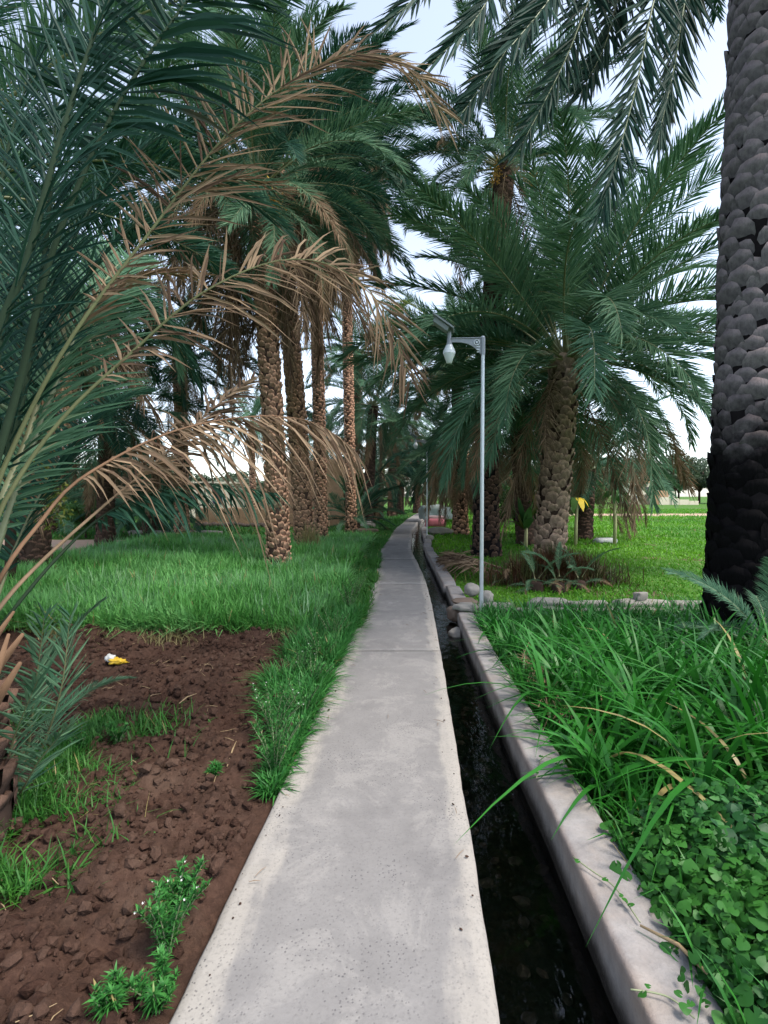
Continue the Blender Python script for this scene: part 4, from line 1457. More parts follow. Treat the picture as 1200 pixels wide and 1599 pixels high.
def stones():
    g = lambda px, py, z=0: gnd(px, py, z)
    p = g(737, 931)
    rock('pale rounded stone beside the lamp post, topmost of the pile', (p.x, p.y, .10), (.24, .22, .19), 1, 'stone', .4)
    p = g(760, 936)
    rock('pale stone just behind the lamp pole', (p.x, p.y, .03), (.26, .2, .2), 2, 'stone', 1)
    p = g(727, 944)
    rock('flat brown slab lying on the kerb end', (p.x, p.y, .045), (.42, .3, .07), 3, 'stone_brown', .2, .06)
    p = g(731, 953)
    rock('flat pale slab nearest the channel below the topmost stone', (p.x, p.y, .04), (.40, .24, .12), 4, 'stone', -.1)
    p = g(771, 953)
    rock('long pale stone closing the pile beyond the lamp pole', (p.x + .05, p.y, .035), (.44, .24, .15), 5, 'stone', .05)
    p = g(708, 950)
    rock('dark brown boulder set into the channel side', (p.x + .02, p.y, -.08), (.18, .26, .2), 6, 'stone_brown', .3)
    p = g(712, 968)
    rock('wet grey stone at the water by the kerb end', (p.x + .01, p.y, -.19), (.2, .2, .16), 7, 'stone', .3)
    p = g(682, 833)
    rock('large pale boulder on the kerb before the pink sack', (p.x + .15, p.y, .1), (1.0, .7, .35), 8, 'stone', .2)
    p = g(671, 842)
    rock('small square stone at the foot of the far lamp post', (p.x, p.y, .05), (.3, .25, .22), 9, 'stone', .2)
    # low wall of long blocks dividing the plots
    root = empty('low_stone_wall', (1.5, 6.95, -.07))
    tag(root, 'low divider of long pale stone blocks across the grass beyond the tall fodder', 'wall')
    x = 1.62
    rng = random.Random(31)
    i = 0
    while x < 4.0:
        w = rng.uniform(.42, .75)
        me = stone_mesh(50 + i, (w, .13, .12), M['stone'], ICO3, .9)
        obj('stone_block', me, root, (x + w / 2 - 1.5, rng.uniform(-.015, .015), .09 + rng.uniform(-.008, .008))).rotation_euler = (0, rng.gauss(0, .01), rng.gauss(0, .02))
        x += w * .98
        i += 1
    x = 2.05
    while x < 4.3:
        w = rng.uniform(.5, .85)
        me = stone_mesh(70 + i, (w, .2, .2), M['stone'], ICO3, .9)
        obj('stone_block', me, root, (x + w / 2 - 1.5, .26 + rng.uniform(-.02, .02), .10 + rng.uniform(-.01, .015))).rotation_euler = (0, rng.gauss(0, .012), rng.gauss(0, .03))
        x += w * 1.0
        i += 1
    p = gnd(1006, 948)
    rock('single small square stone set on the low divider', (3.62, 7.2, .19), (.17, .15, .12), 12, 'stone', .2, 0, None, .9)
    # far left low kerb and path-side slab
    root = empty('field_kerb', (-8.7, 21.3, -.07))
    tag(root, 'low pale kerb along the back of the fodder field', 'kerb')
    for k in range(4):
        obj('kerb_stone', stone_mesh(90 + k, (1.0, .25, .25), M['stone'], ICO2, .9), root, (k * 1.0 - 1.5, rng.uniform(-.04, .04), .13))
    p = gnd(573, 832)
    rock('flat sandy slab lying in the grass beside the far path', (p.x, p.y, .05), (1.0, .35, .28), 14, 'stone_brown', .1, 0, None, .9)
    p = gnd(575, 824)
    rock('pale rubble heap behind the sandy slab', (p.x, p.y, .1), (.8, .5, .4), 15, 'stone', .1, 0, None, .3)


stones()


# ------------------------------------------------------------------ mud ruin
def mud_block(seed, s, step=.25, wear=.10, top_fn=None):
    """an eroded mud wall block: box grid with worn edges, optional top outline z(x)"""
    nx, ny, nzz = [max(2, int(d / step) + 1) for d in s]
    bm = bmesh.new()
    bmesh.ops.create_cube(bm, size=1)
    cuts = max(nx, nzz)
    bmesh.ops.subdivide_edges(bm, edges=bm.edges[:], cuts=min(14, cuts), use_grid_fill=True)
    for v in bm.verts:
        p = v.co.copy()
        top = s[2] * (top_fn(p.x + .5) if top_fn else 1)
        q = Vector((p.x * s[0], p.y * s[1], (p.z + .5) * top))
        e = (abs(p.x) > .45) + (abs(p.y) > .45) + (p.z > .45)
        k = wear * (.35 if e < 2 else .9)
        n3 = Vector((nz(q.x * 1.7 + seed, q.y * 1.7, q.z * 1.7), nz(q.x * 1.7, q.y * 1.7 + seed, q.z * 1.7 + 9), nz(q.x * 1.3 + 4, q.y, q.z + seed)))
        if e >= 2:
            q.x *= 1 - .12 * wear
            q.y *= 1 - .5 * wear
        v.co = q + n3 * k + Vector((0, 0, -.1 if p.z < -.45 else 0))
    me = bpy.data.meshes.new('mud_wall')
    bm.to_mesh(me)
    bm.free()
    me.materials.append(M['mud'])
    return me


def ruin():
    root = empty('mud_ruin', (-6.5, 29, -.07))
    tag(root, 'ruined orange mud building with a square tower and a low front wall', 'building')
    o = root.location
    P = lambda x, y, z=0: Vector((x, y, z)) - Vector((o.x, o.y, 0))
    obj('low_wall', mud_block(1, (4.9, .5, 1.02), wear=.10), root, P(-7.85, 28.2))
    obj('low_wall', mud_block(2, (2.4, .5, .72), wear=.10), root, P(-4.2, 28.3))
    obj('stepped_wall', mud_block(3, (3.4, .5, 2.4), wear=.16, top_fn=lambda u: .42 + .58 * max(0, min(1, (u - .25) * 1.6)) ** 1.3), root, P(-7.2, 30.2))
    tw = obj('tower_wall', mud_block(4, (2.0, .6, 3.75), wear=.12), root, P(-4.85, 29.9))
    obj('tower_wall', mud_block(5, (1.35, .62, 3.75), wear=.12), root, P(-3.02, 29.6))
    obj('tower_wall', mud_block(6, (.6, 3.0, 3.6), wear=.12), root, P(-5.6, 31.7))
    obj('tower_wall', mud_block(7, (.6, 3.0, 3.7), wear=.12), root, P(-2.6, 31.7))
    obj('niche', MB().box((.42, -.30, 1.35), (.42, .10, .5)).mesh('niche', M['trunk_in'], bevel=.01), tw)
    # courses of mud brick on the tower face and stone footing of the low wall
    rng = random.Random(5)
    mb = [mud_block(20 + i, (.42, .10, .2), .2, .02) for i in range(4)]
    for r in range(16):
        for c in range(5):
            if rng.random() < .35:
                continue
            b = obj('mud_brick', mb[(r + c) % 4], tw, (-.82 + c * .41 + (.2 if r % 2 else 0) + rng.gauss(0, .01), -.27 - rng.uniform(0, .02), .15 + r * .225))
            b.rotation_euler = (0, rng.gauss(0, .02), 0)
    for c in range(22):
        w = rng.uniform(.22, .5)
        obj('footing_stone', stone_mesh(120 + c, (w, .3, rng.uniform(.16, .3)), M['stone_brown'], ICO1, .4), root, P(-10.15 + c * .23 + rng.gauss(0, .04), 27.93 + rng.gauss(0, .03), .12 + rng.gauss(0, .03)))
    # small far building seen over the low wall
    h = empty('far_mud_house', (-13.4, 40, -.07))
    tag(h, 'small pale flat roofed house far behind the low mud wall', 'building')
    cream = plain('cream_plaster', (.62, .54, .42), .9, .2, .12, 3)
    M['cream'] = cream
    obj('wall', MB().box((0, 0, 1.3), (4.2, 3, 2.6)).mesh('wall', cream, bevel=.03), h)
    obj('roof', MB().box((0, 0, 2.68), (4.4, 3.2, .16)).mesh('roof', cream, bevel=.02), h)
    for x in (-1.1, .9):
        w = obj('window', MB().box((x, -1.52, 1.5), (.8, .06, .9)).mesh('window', M['panel_back'], bevel=.005), h)
        obj('pane', MB().box((x, -1.56, 1.5), (.66, .03, .76)).mesh('pane', M['panel']), w)


ruin()


def far_house():
    h = empty('far_house', (51.5, 105, -.07))
    tag(h, 'cream flat roofed house far across the meadow', 'building')
    obj('wall', MB().box((0, 0, 2.2), (5.0, 5, 4.4)).mesh('wall', M['cream'], bevel=.04), h)
    obj('side_wing', MB().box((3.6, -1.0, 1.4), (3.0, 4, 2.8)).mesh('side_wing', M['mud'], bevel=.04), h)
    obj('roof', MB().box((0, 0, 4.55), (5.3, 5.3, .3)).mesh('roof', M['mud'], bevel=.03), h)
    obj('parapet', MB().box((-.9, 0, 5.1), (2.6, 4.4, .8)).mesh('parapet', M['cream'], bevel=.03), h)
    for x, z in ((-1.3, 3.1), (1.1, 3.1), (-1.3, 1.3)):
        w = obj('window', MB().box((x, -2.52, z), (.9, .08, 1.0)).mesh('window', M['stone'], bevel=.005), h)
        obj('pane', MB().box((x, -2.57, z), (.7, .04, .8)).mesh('pane', M['panel']), w)
    obj('door', MB().box((1.1, -2.53, 1.05), (1.0, .08, 2.1)).mesh('door', M['stone_brown'], bevel=.005), h)
    w = empty('boundary_wall', (57.5, 100, -.07))
    tag(w, 'low pale boundary wall next to the far cream house', 'wall')
    for i in range(4):
        obj('wall_panel', MB().box((i * 1.9 - 2.8, 0, .75 - .12 * i), (1.86, .3, 1.5 - .24 * i)).mesh('wall_panel', M['cream'], bevel=.03), w)
    obj('gate_pillar', MB().box((-1.2, -.1, 1.3), (.5, .5, 2.6)).mesh('gate_pillar', M['cream'], bevel=.03), w)


far_house()


# ------------------------------------------------------------------ broadleaf trees, shrubs
M['crown_grey'] = m_grass('grey_green_crown', (.05, .085, .05), (.11, .15, .085), (.05, .085, .05), .2)
M['crown_green'] = m_grass('green_crown', (.03, .10, .025), (.075, .17, .04), (.03, .1, .025), .25)


def crown_mesh(seed, n, sx, sy, sz, leaf, mat, clumps=26):
    g = np.random.default_rng(seed)
    cc = g.normal(0, 1, (clumps, 3))
    cc /= np.maximum(1, np.linalg.norm(cc, axis=1, keepdims=True) / g.uniform(.35, 1, (clumps, 1)))
    cr = g.uniform(.18, .36, clumps)
    k = g.integers(0, clumps, n)
    d = g.normal(0, 1, (n, 3))
    d /= np.linalg.norm(d, axis=1, keepdims=True)
    c = (cc[k] + d * (cr[k] * g.random(n) ** .4)[:, None]) * np.array([sx, sy, sz])
    a = unit(g.normal(0, 1, (n, 3)))
    b = unit(np.cross(a, unit(g.normal(0, 1, (n, 3)))))
    L = leaf * g.uniform(.6, 1.3, n)[:, None]
    V = np.stack([c - a * L, c - b * L * .42, c + a * L, c + b * L * .42], 1).reshape(-1, 3)
    F = np.arange(n * 4).reshape(-1, 4)
    return np_mesh('crown', V, [F], mat, {'rnd': np.repeat(g.random(n) * .95, 4), 't': np.ones(n * 4)})


def tree(label, loc, h, w, seed, mat, grp, me=None, th=None, n=2600, leaf=.16, name='tree', cat='tree'):
    root = empty(name, loc)
    tag(root, label, cat, grp)
    r = random.Random(seed)
    th = h * .3 if th is None else th
    mb = MB()
    mb.tube([(0, 0, -.1), (r.uniform(-.1, .1), 0, th), (r.uniform(-.3, .3), r.uniform(-.2, .2), h * .62)], [.05 * h * .55, .04 * h * .5, .012 * h], 7)
    for i in range(5):
        a = i * 1.3 + r.random()
        mb.tube([(0, 0, th * .8), (math.cos(a) * w * .2, math.sin(a) * w * .2, h * .5), (math.cos(a) * w * .38, math.sin(a) * w * .38, h * .72)], [.018 * h, .012 * h, .004 * h], 5)
    obj('trunk', mb.mesh('trunk', M['bark_dark'], True), root)
    c = obj('crown', me or crown_mesh(seed, n, w / 2, w / 2, h * .40, leaf, mat), root, (0, 0, h * .60))
    c.rotation_euler = (0, 0, r.uniform(0, 6))
    return root


def trees():
    rng = random.Random(3)
    greys = [crown_mesh(200 + i, 5200, 3.6, 3.6, 3.2, .26, M['crown_grey'], 34) for i in range(3)]
    lab = 'grey green tree in the far tree line beyond the meadow'
    for i in range(34):
        x = 24 + i * 2.6 + rng.uniform(-1, 1)
        y = 117 + rng.uniform(-3, 8)
        t = tree(lab, (x, y, -.07), rng.uniform(7.5, 10.5), 7, 300 + i, M['crown_grey'], 'tree line beyond the meadow', greys[i % 3])
        t.scale = [rng.uniform(.95, 1.25)] * 3
    lab2 = 'dull green tree in the far belt behind the mud ruin'
    for i in range(14):
        x = -46 + i * 3.4 + rng.uniform(-1, 1)
        t = tree(lab2, (x, 60 + rng.uniform(-4, 6), -.07), rng.uniform(4.5, 6.5), 6, 340 + i, M['crown_grey'], 'far tree belt behind the ruin', greys[i % 3])
        t.scale = (1.0, 1.0, .72)
    tree('bushy green shrub behind the fodder field next to the sandy patch', (-11.9, 20.4, -.07), 1.7, 2.0, 401, M['crown_green'], None, leaf=.09, name='shrub', cat='shrub', n=3000)
    tree('dense dark green bush beside the mud tower', (-1.9, 30.5, -.07), 3.4, 2.6, 402, M['crown_green'], None, leaf=.13, name='shrub', cat='shrub', n=3500)
    tree('green bush in front of the meadow behind the broad palm', (8.6, 25.5, -.07), 3.4, 5.0, 403, M['crown_green'], None, leaf=.14, name='shrub', cat='shrub', n=5000)
    tree('leafy green bush behind the lamp post and dark trunk', (5.6, 21.5, -.07), 2.4, 3.4, 404, M['crown_green'], None, leaf=.11, name='shrub', cat='shrub', n=4200)
    tree('pale green shrub far behind the sandy patch', (-17.5, 26, -.07), 3.6, 5.0, 405, M['crown_grey'], None, leaf=.14, name='shrub', cat='shrub', n=5000)
    tree('rounded green shrub left of the low mud wall', (-12.0, 29, -.07), 2.2, 3.4, 406, M['crown_green'], None, leaf=.12, name='shrub', cat='shrub', n=4200)
    tree('yellowish green bush hanging at the edge behind the young palm', (-6.3, 8.6, -.07), 3.6, 2.2, 407, M['leaf_y_crown'], None, leaf=.05, name='shrub', cat='shrub', n=6000, th=2.0)
    tree('dark bush at the near side of the far path', (-3.2, 36, -.07), 3.6, 4.6, 408, M['crown_green'], None, leaf=.15, name='shrub', cat='shrub', n=4500)
    tree('dark bush closing the far end of the path', (9.0, 62, -.07), 6, 8, 409, M['crown_green'], None, leaf=.25, name='shrub', cat='shrub', n=4500)
    tree('dark bush beyond the channel end', (9.5, 50, -.07), 5, 7, 410, M['crown_green'], None, leaf=.22, name='shrub', cat='shrub', n=4500)
    tree('dark shrub on the near side of the path end', (-2.5, 58, -.07), 6, 8, 411, M['crown_green'], None, leaf=.25, name='shrub', cat='shrub', n=4500)


M['leaf_y_crown'] = m_grass('yellow_green_crown', (.07, .11, .02), (.16, .17, .03), (.07, .11, .02), .3)
trees()


def slender_tree(label, px, py, h, seed, yellow=False):
    p = gnd(px, py, -.06)
    root = empty('slender_tree', p)
    tag(root, label, 'tree', 'slender pale stemmed trees in the meadow')
    r = random.Random(seed)
    mb = MB().tube([(0, 0, -.1), (.01, 0, h * .5), (.05 * r.uniform(-1, 1), 0, h)], [.062, .056, .045], 9)
    obj('trunk', mb.mesh('trunk', M['rachis_pale'], True), root)
    for i in range(9):
        a = i * 2.4
        l = r.uniform(.5, .8)
        V = []
        for t, w in ((0, .02), (.3, .10), (.6, .12), (.85, .08), (1, 0)):
            x = l * t * .75
            z = h + .05 + .18 * math.sin(t * 2.2) - l * .75 * t * t
            V += [(math.cos(a) * x - math.sin(a) * w, math.sin(a) * x + math.cos(a) * w, z), (math.cos(a) * x + math.sin(a) * w, math.sin(a) * x - math.cos(a) * w, z)]
        F = [(2 * k, 2 * k + 1, 2 * k + 3, 2 * k + 2) for k in range(4)]
        m = M['yellow_leaf'] if yellow and i in (2, 5) else M['crown_green']
        obj('leaf', np_mesh('leaf', V, [np.array(F)], m, {'rnd': np.full(10, r.random() * .9), 't': np.ones(10)}, smooth=True), root)


M['rachis_pale'] = plain('pale_stem', (.34, .33, .17), .7, .2, .3, 5)
M['yellow_leaf'] = plain('yellow_leaf', (.62, .45, .03), .6, .3, .2, 5)
slender_tree('slender pale stem with a dark leafy tuft beside the white bag', 960, 852, 1.75, 1)
slender_tree('slender pale stem with yellow leaves near the broad palm', 899, 852, 1.5, 2, True)


def banana(label, loc, h, seed):
    root = empty('banana_plant', loc)
    tag(root, label, 'banana plant', 'banana plants behind the dark trunk')
    r = random.Random(seed)
    obj('stem', MB().tube([(0, 0, -.05), (.02, 0, h * .45)], [.07, .05], 8).mesh('stem', M['rachis_pale'], True), root)
    for i in range(8):
        a = i * 2.4 + r.random()
        l = h * r.uniform(.6, .85)
        e = R(r.uniform(35, 80))
        V = []
        n = 8
        for k in range(n + 1):
            t = k / n
            w = .17 * math.sin(PI * min(1, t * .92 + .06)) ** .7 * (h / 1.8)
            x = l * t * math.cos(e)
            z = h * .42 + l * (t * math.sin(e) - .5 * t * t * math.cos(e))
            for s in (-1, 0, 1):
                V.append((math.cos(a) * x - s * math.sin(a) * w, math.sin(a) * x + s * math.cos(a) * w, z + (abs(s) * -.04)))
        F = [(3 * k + c, 3 * k + c + 1, 3 * k + c + 4, 3 * k + c + 3) for k in range(n) for c in range(2)]
        obj('leaf', np_mesh('leaf', V, [np.array(F)], M['leaf_y_crown'] if i % 3 == 0 else M['crown_green'], {'rnd': np.full(len(V), r.random() * .9), 't': np.ones(len(V))}, smooth=True), root)


banana('yellowish banana plant just behind the dark trunk', (4.6, 16.6, -.07), 1.5, 1)
banana('taller green banana plant between the dark trunk and the broad palm', (5.2, 17.8, -.07), 1.9, 2)


# ------------------------------------------------------------------ small things
def crumple(name, loc, s, seed, mat, sub=ICO3, rough=.3, blocky=.4):
    r = random.Random(seed)
    v, f = sub
    off = Vector((r.uniform(0, 50), r.uniform(0, 50), 0))
    out = []
    for p in v:
        p = Vector(p)
        q = Vector([math.copysign(abs(c) ** (1 - blocky * .6), c) for c in p])
        k = 1 + rough * noise.noise(q * 2 + off) + rough * .6 * abs(noise.noise(q * 5 + off))
        out.append((q.x * s[0] * k * .5, q.y * s[1] * k * .5, max(-.48, q.z) * s[2] * k * .5))
    return obj(name, np_mesh(name, out, [f], mat, {'rnd': np.zeros(len(out))}, smooth=True), None, loc)


M['bag_yellow'] = plain('yellow_plastic', (.62, .40, .03), .4, .4, .3, 20)
M['bag_white'] = plain('white_plastic', (.55, .55, .52), .45, .4, .1, 10)
M['pink'] = plain('pink_cloth', (.62, .20, .24), .8, .2, .2, 4)
M['tarp'] = plain('pale_grey_sheet', (.40, .46, .44), .6, .3, .2, 2)
p = gnd(178, 1034, -.02)
root = empty('crumpled_packet', p)
tag(root, 'crumpled yellow and white plastic packet on the tilled soil', 'litter')
a = crumple('packet_body', (-.03, 0, .035), (.085, .07, .08), 3, M['bag_white'], rough=.5)
a.parent = root
b_ = crumple('packet_flap', (.05, -.02, .015), (.13, .09, .05), 4, M['bag_yellow'], rough=.7)
b_.parent = root
p = gnd(945, 848, -.03)
o = crumple('white_bag', (p.x, p.y, .04), (.75, .45, .22), 5, M['bag_white'], rough=.15, blocky=.8)
tag(o, 'white bag lying in the meadow grass by the slender stem', 'bag')
p = gnd(676, 829, 0)
root = empty('pink_sack', (p.x + .25, p.y + 1.2, .02))
tag(root, 'pink sack with a pale top on the far kerb', 'sack')
a = crumple('sack_body', (0, 0, .26), (1.0, .6, .55), 6, M['pink'], rough=.14, blocky=.7); a.parent = root
a = crumple('sack_top', (.05, .05, .52), (.9, .5, .24), 7, plain('pale_pink_cloth', (.60, .42, .42), .8), rough=.2, blocky=.6); a.parent = root
o = crumple('sheet_heap', (3.3, 32.5, .45), (2.0, 2.2, 1.1), 8, M['tarp'], rough=.45, blocky=.5)
tag(o, 'heap under a pale grey green sheet behind the pink sack', 'sheet')

# fallen dead frond on the verge
fr = empty('fallen_frond', gnd(735, 880, -.03))
tag(fr, 'fallen dead palm frond lying in the grass behind the lamp post', 'frond')
A, B, C, D = [gnd(*q) for q in ((776, 893, .05), (752, 884, .22), (722, 874, .26), (694, 866, .12))]
for i, off in enumerate(((0, 0, 0), (.1, .25, .05), (-.12, -.12, -.03))):
    hero(fr, [Vector(q) + Vector(off) for q in (A, B, C, D)], 'b', 950 + i, nleaf=70, llen=.5, lw=.03, vee=-10, hang=.35, a0=55, a1=25, mess=.2, dry=1, curl=.3, r0=.02, pet=.12, n=20)

# straw bundle behind the near kerb
def straw_heap():
    g = np.random.default_rng(2)
    mb = MB()
    A_, B_ = gnd(818, 1035, .02), gnd(872, 1135, .03)
    for i in range(150):
        t = g.random()
        c = A_.lerp(B_, t) + Vector((g.normal(.05, .05), g.normal(0, .06), abs(g.normal(.02, .04)) + .02))
        d = (B_ - A_).normalized() * g.uniform(.06, .2) + Vector((g.normal(0, .05), g.normal(0, .04), g.normal(0, .03)))
        mb.tube([c - d, c + Vector((0, 0, .012)), c + d], [.003, .0036, .002], 4)
    o = obj('straw', mb.mesh('straw', M['straw']))
    tag(o, 'dry straw lying along the kerb under the tall fodder grass', 'straw', kind='stuff')
    mb = MB()
    for i in range(150):
        y = 1.2 + 4.9 * g.random()
        x = float(path_l(y)) - .2 - g.random() * 2.4
        L = g.uniform(.012, .055)
        a = g.uniform(0, PI)
        z = soil_h(x, y) + .012
        mb.tube([(x - math.cos(a) * L, y - math.sin(a) * L, z), (x, y, z + g.uniform(.004, .015)), (x + math.cos(a) * L, y + math.sin(a) * L, z + g.uniform(-.005, .02))], [.0016, .002, .001], 4)
    o = obj('straw_litter', mb.mesh('straw_litter', M['straw']))
    tag(o, 'scattered bits of straw on the tilled soil', 'straw', kind='stuff')
    # single sticks one can tell apart
    for i, (a, b, lab) in enumerate([((275, 1105), (307, 1086), 'pale stick lying across the middle of the tilled soil'), ((355, 1200), (370, 1160), 'thin pale stick pointing along the path on the tilled soil'), ((222, 1098), (252, 1086), 'short dark stick near the yellow packet'),
                                     ((232, 1118), (262, 1108), 'pale curved stick below the short dark stick')]):
        p, q = gnd(*a, -.0), gnd(*b, -.0)
        o = obj('stick', MB().tube([p + Vector((0, 0, .012)), p.lerp(q, .5) + Vector((.0, .01, .03)), q + Vector((0, 0, .015))], [.004, .005, .003], 5).mesh('stick', M['straw'] if i != 2 else M['rachis_dry'], True))
        tag(o, lab, 'stick', 'sticks on the tilled soil')
    p, q, r_ = gnd(1000, 1445, .06), gnd(1060, 1480, .05), gnd(1140, 1555, .05)
    o = obj('stick', MB().tube([p, q + Vector((.0, 0, .01)), r_], [.004, .007, .005], 6).mesh('stick', M['straw'], True))
    tag(o, 'long straw coloured stick lying on the kerb under the vine', 'stick')


straw_heap()


# ------------------------------------------------------------------ weeds beside the path
def weed_plant(name, label, loc, h, spread, seed, n_stem=7, grp='weed plants beside the path', flowers=0, mat='weed'):
    g = np.random.default_rng(seed)
    root = empty(name, loc)
    tag(root, label, 'weed', grp)
    mb = MB()
    roots, az, ln, wd, lean, bz = [], [], [], [], [], []
    tips = []
    for s in range(n_stem):
        a = g.uniform(0, 2 * PI)
        L = h * g.uniform(.6, 1.1)
        tip = Vector((math.cos(a) * spread * g.uniform(.3, 1), math.sin(a) * spread * g.uniform(.3, 1), L))
        mid = tip * .5 + Vector((0, 0, L * .12))
        mb.tube([(0, 0, 0), mid, tip], [.004, .003, .0012], 4)
        tips.append(tip)
        nl = int(14 + 34 * L)
        for k in range(nl):
            t = .15 + .85 * k / nl
            p = bez(Vector((0, 0, 0)), mid * 1.6 - tip * .3, tip, t)
            for q in range(3):
                roots.append(p)
                az.append(a + k * 2.4 + q * .5)
                ln.append(g.uniform(.022, .055) * (1.2 - .5 * t))
                lean.append(g.uniform(.5, 1.2))
    n = len(roots)
    obj('stem', mb.mesh('stem', M['rachis_light']), root)
    o = obj('foliage', blades('foliage', np.array([tuple(p) for p in roots]), np.array(ln), g.uniform(.0025, .006, n), np.array(lean), np.array(az), M[mat], 3, seed=seed), root)
    o['kind'] = 'stuff'
    for k in range(flowers):
        t = tips[k % len(tips)]
        c = Vector(t) + Vector((g.normal(0, .008), g.normal(0, .008), g.normal(0, .006)))
        m2 = MB()
        for q in range(5):
            aa = q * 1.257
            m2.add([c, c + Vector((math.cos(aa) * .006, math.sin(aa) * .006, .004)), c + Vector((math.cos(aa + .6) * .007, math.sin(aa + .6) * .007, .001))], [(0, 1, 2)])
        obj('flower', m2.mesh('flower', M['bag_white']), root)


def weeds():
    spots = [(440, 1205, .34, 'leafy weed overhanging the path edge at the end of the green strip', 0), (428, 1160, .36, 'weed with tiny pale flowers standing in the soil beside the path', 10), (470, 1120, .34, 'tall weed leaning over the path beside the tilled soil', 0), (488, 1075, .36, 'dense weed halfway along the green strip', 4),
             (500, 1035, .4, 'bushy weed before the joint of the path slabs', 0), (520, 1000, .42, 'tall weed at the corner of the fodder field', 0), (545, 958, .42, 'feathery weed reaching over the path beyond the joint', 0), (556, 930, .4, 'weed at the path edge beside the fodder field', 0),
             (470, 1060, .3, 'low weed at the soil edge below the fodder field', 3), (262, 1470, .22, 'small weed with pale seed heads in the near soil', 8), (285, 1430, .2, 'small green weed by the path in the near soil', 3), (255, 1560, .16, 'low weed at the near path corner', 0), (170, 1590, .12, 'tiny weed in the nearest soil', 0),
             (185, 1165, .16, 'bright green weed at the tip of the grass patch', 0), (120, 1175, .16, 'green weed beside the palm offshoot', 0), (335, 1210, .07, 'small yellow green tuft in the middle of the soil', 0)]
    for i, (px, py, h, lab, fl) in enumerate(spots):
        p = gnd(px, py, 0)
        lim = float(path_l(p.y)) - .05
        x = min(p.x, lim - .02)
        weed_plant('weed_plant', lab, (x, p.y, soil_h(x, p.y) - .02 if p.y < 7 else -.07), h, h * .55, 500 + i, 12, flowers=fl)
    # continuous low weed cover of the strip
    g = np.random.default_rng(9)
    n = 16000
    y = 2.75 + 4.2 * g.random(n)
    wdt = np.clip((y - 2.6) * .30, .08, .55)
    x = path_l(y) - .02 - g.random(n) ** 1.3 * wdt
    keep = np_noise(x, y, 3, 5) > .28
    x, y = x[keep], y[keep]
    n = len(x)
    z = np.full(n, -.06)
    me = blades('strip_weeds', np.stack([x, y, z], 1), g.uniform(.08, .34, n) * np.clip((y - 2) * .5, .5, 1), g.uniform(.004, .009, n), g.uniform(.3, 1.2, n), g.uniform(0, 2 * PI, n), M['weed'], 3, seed=31)
    tag(obj('strip_weeds', me), 'strip of low green weeds between the tilled soil and the path', 'weeds', kind='stuff')
    # dry tuft at the foot of the second trunk
    b = gnd(487, 868, -.07)
    n = 260
    me = blades('dry_tuft', np.stack([b.x + g.normal(0, .12, n), b.y - .3 + g.normal(0, .1, n), np.full(n, -.07)], 1), g.uniform(.5, 1.1, n), g.uniform(.006, .012, n), g.uniform(.05, .6, n), g.uniform(0, 2 * PI, n), M['drytuft'], 4, seed=32)
    tag(obj('dry_tuft', me), 'tuft of yellowish dry grass at the foot of the second trunk', 'grass')


M['drytuft'] = m_grass('yellow_dry_grass', (.20, .20, .08), (.34, .28, .13), (.3, .22, .1), .25)
weeds()


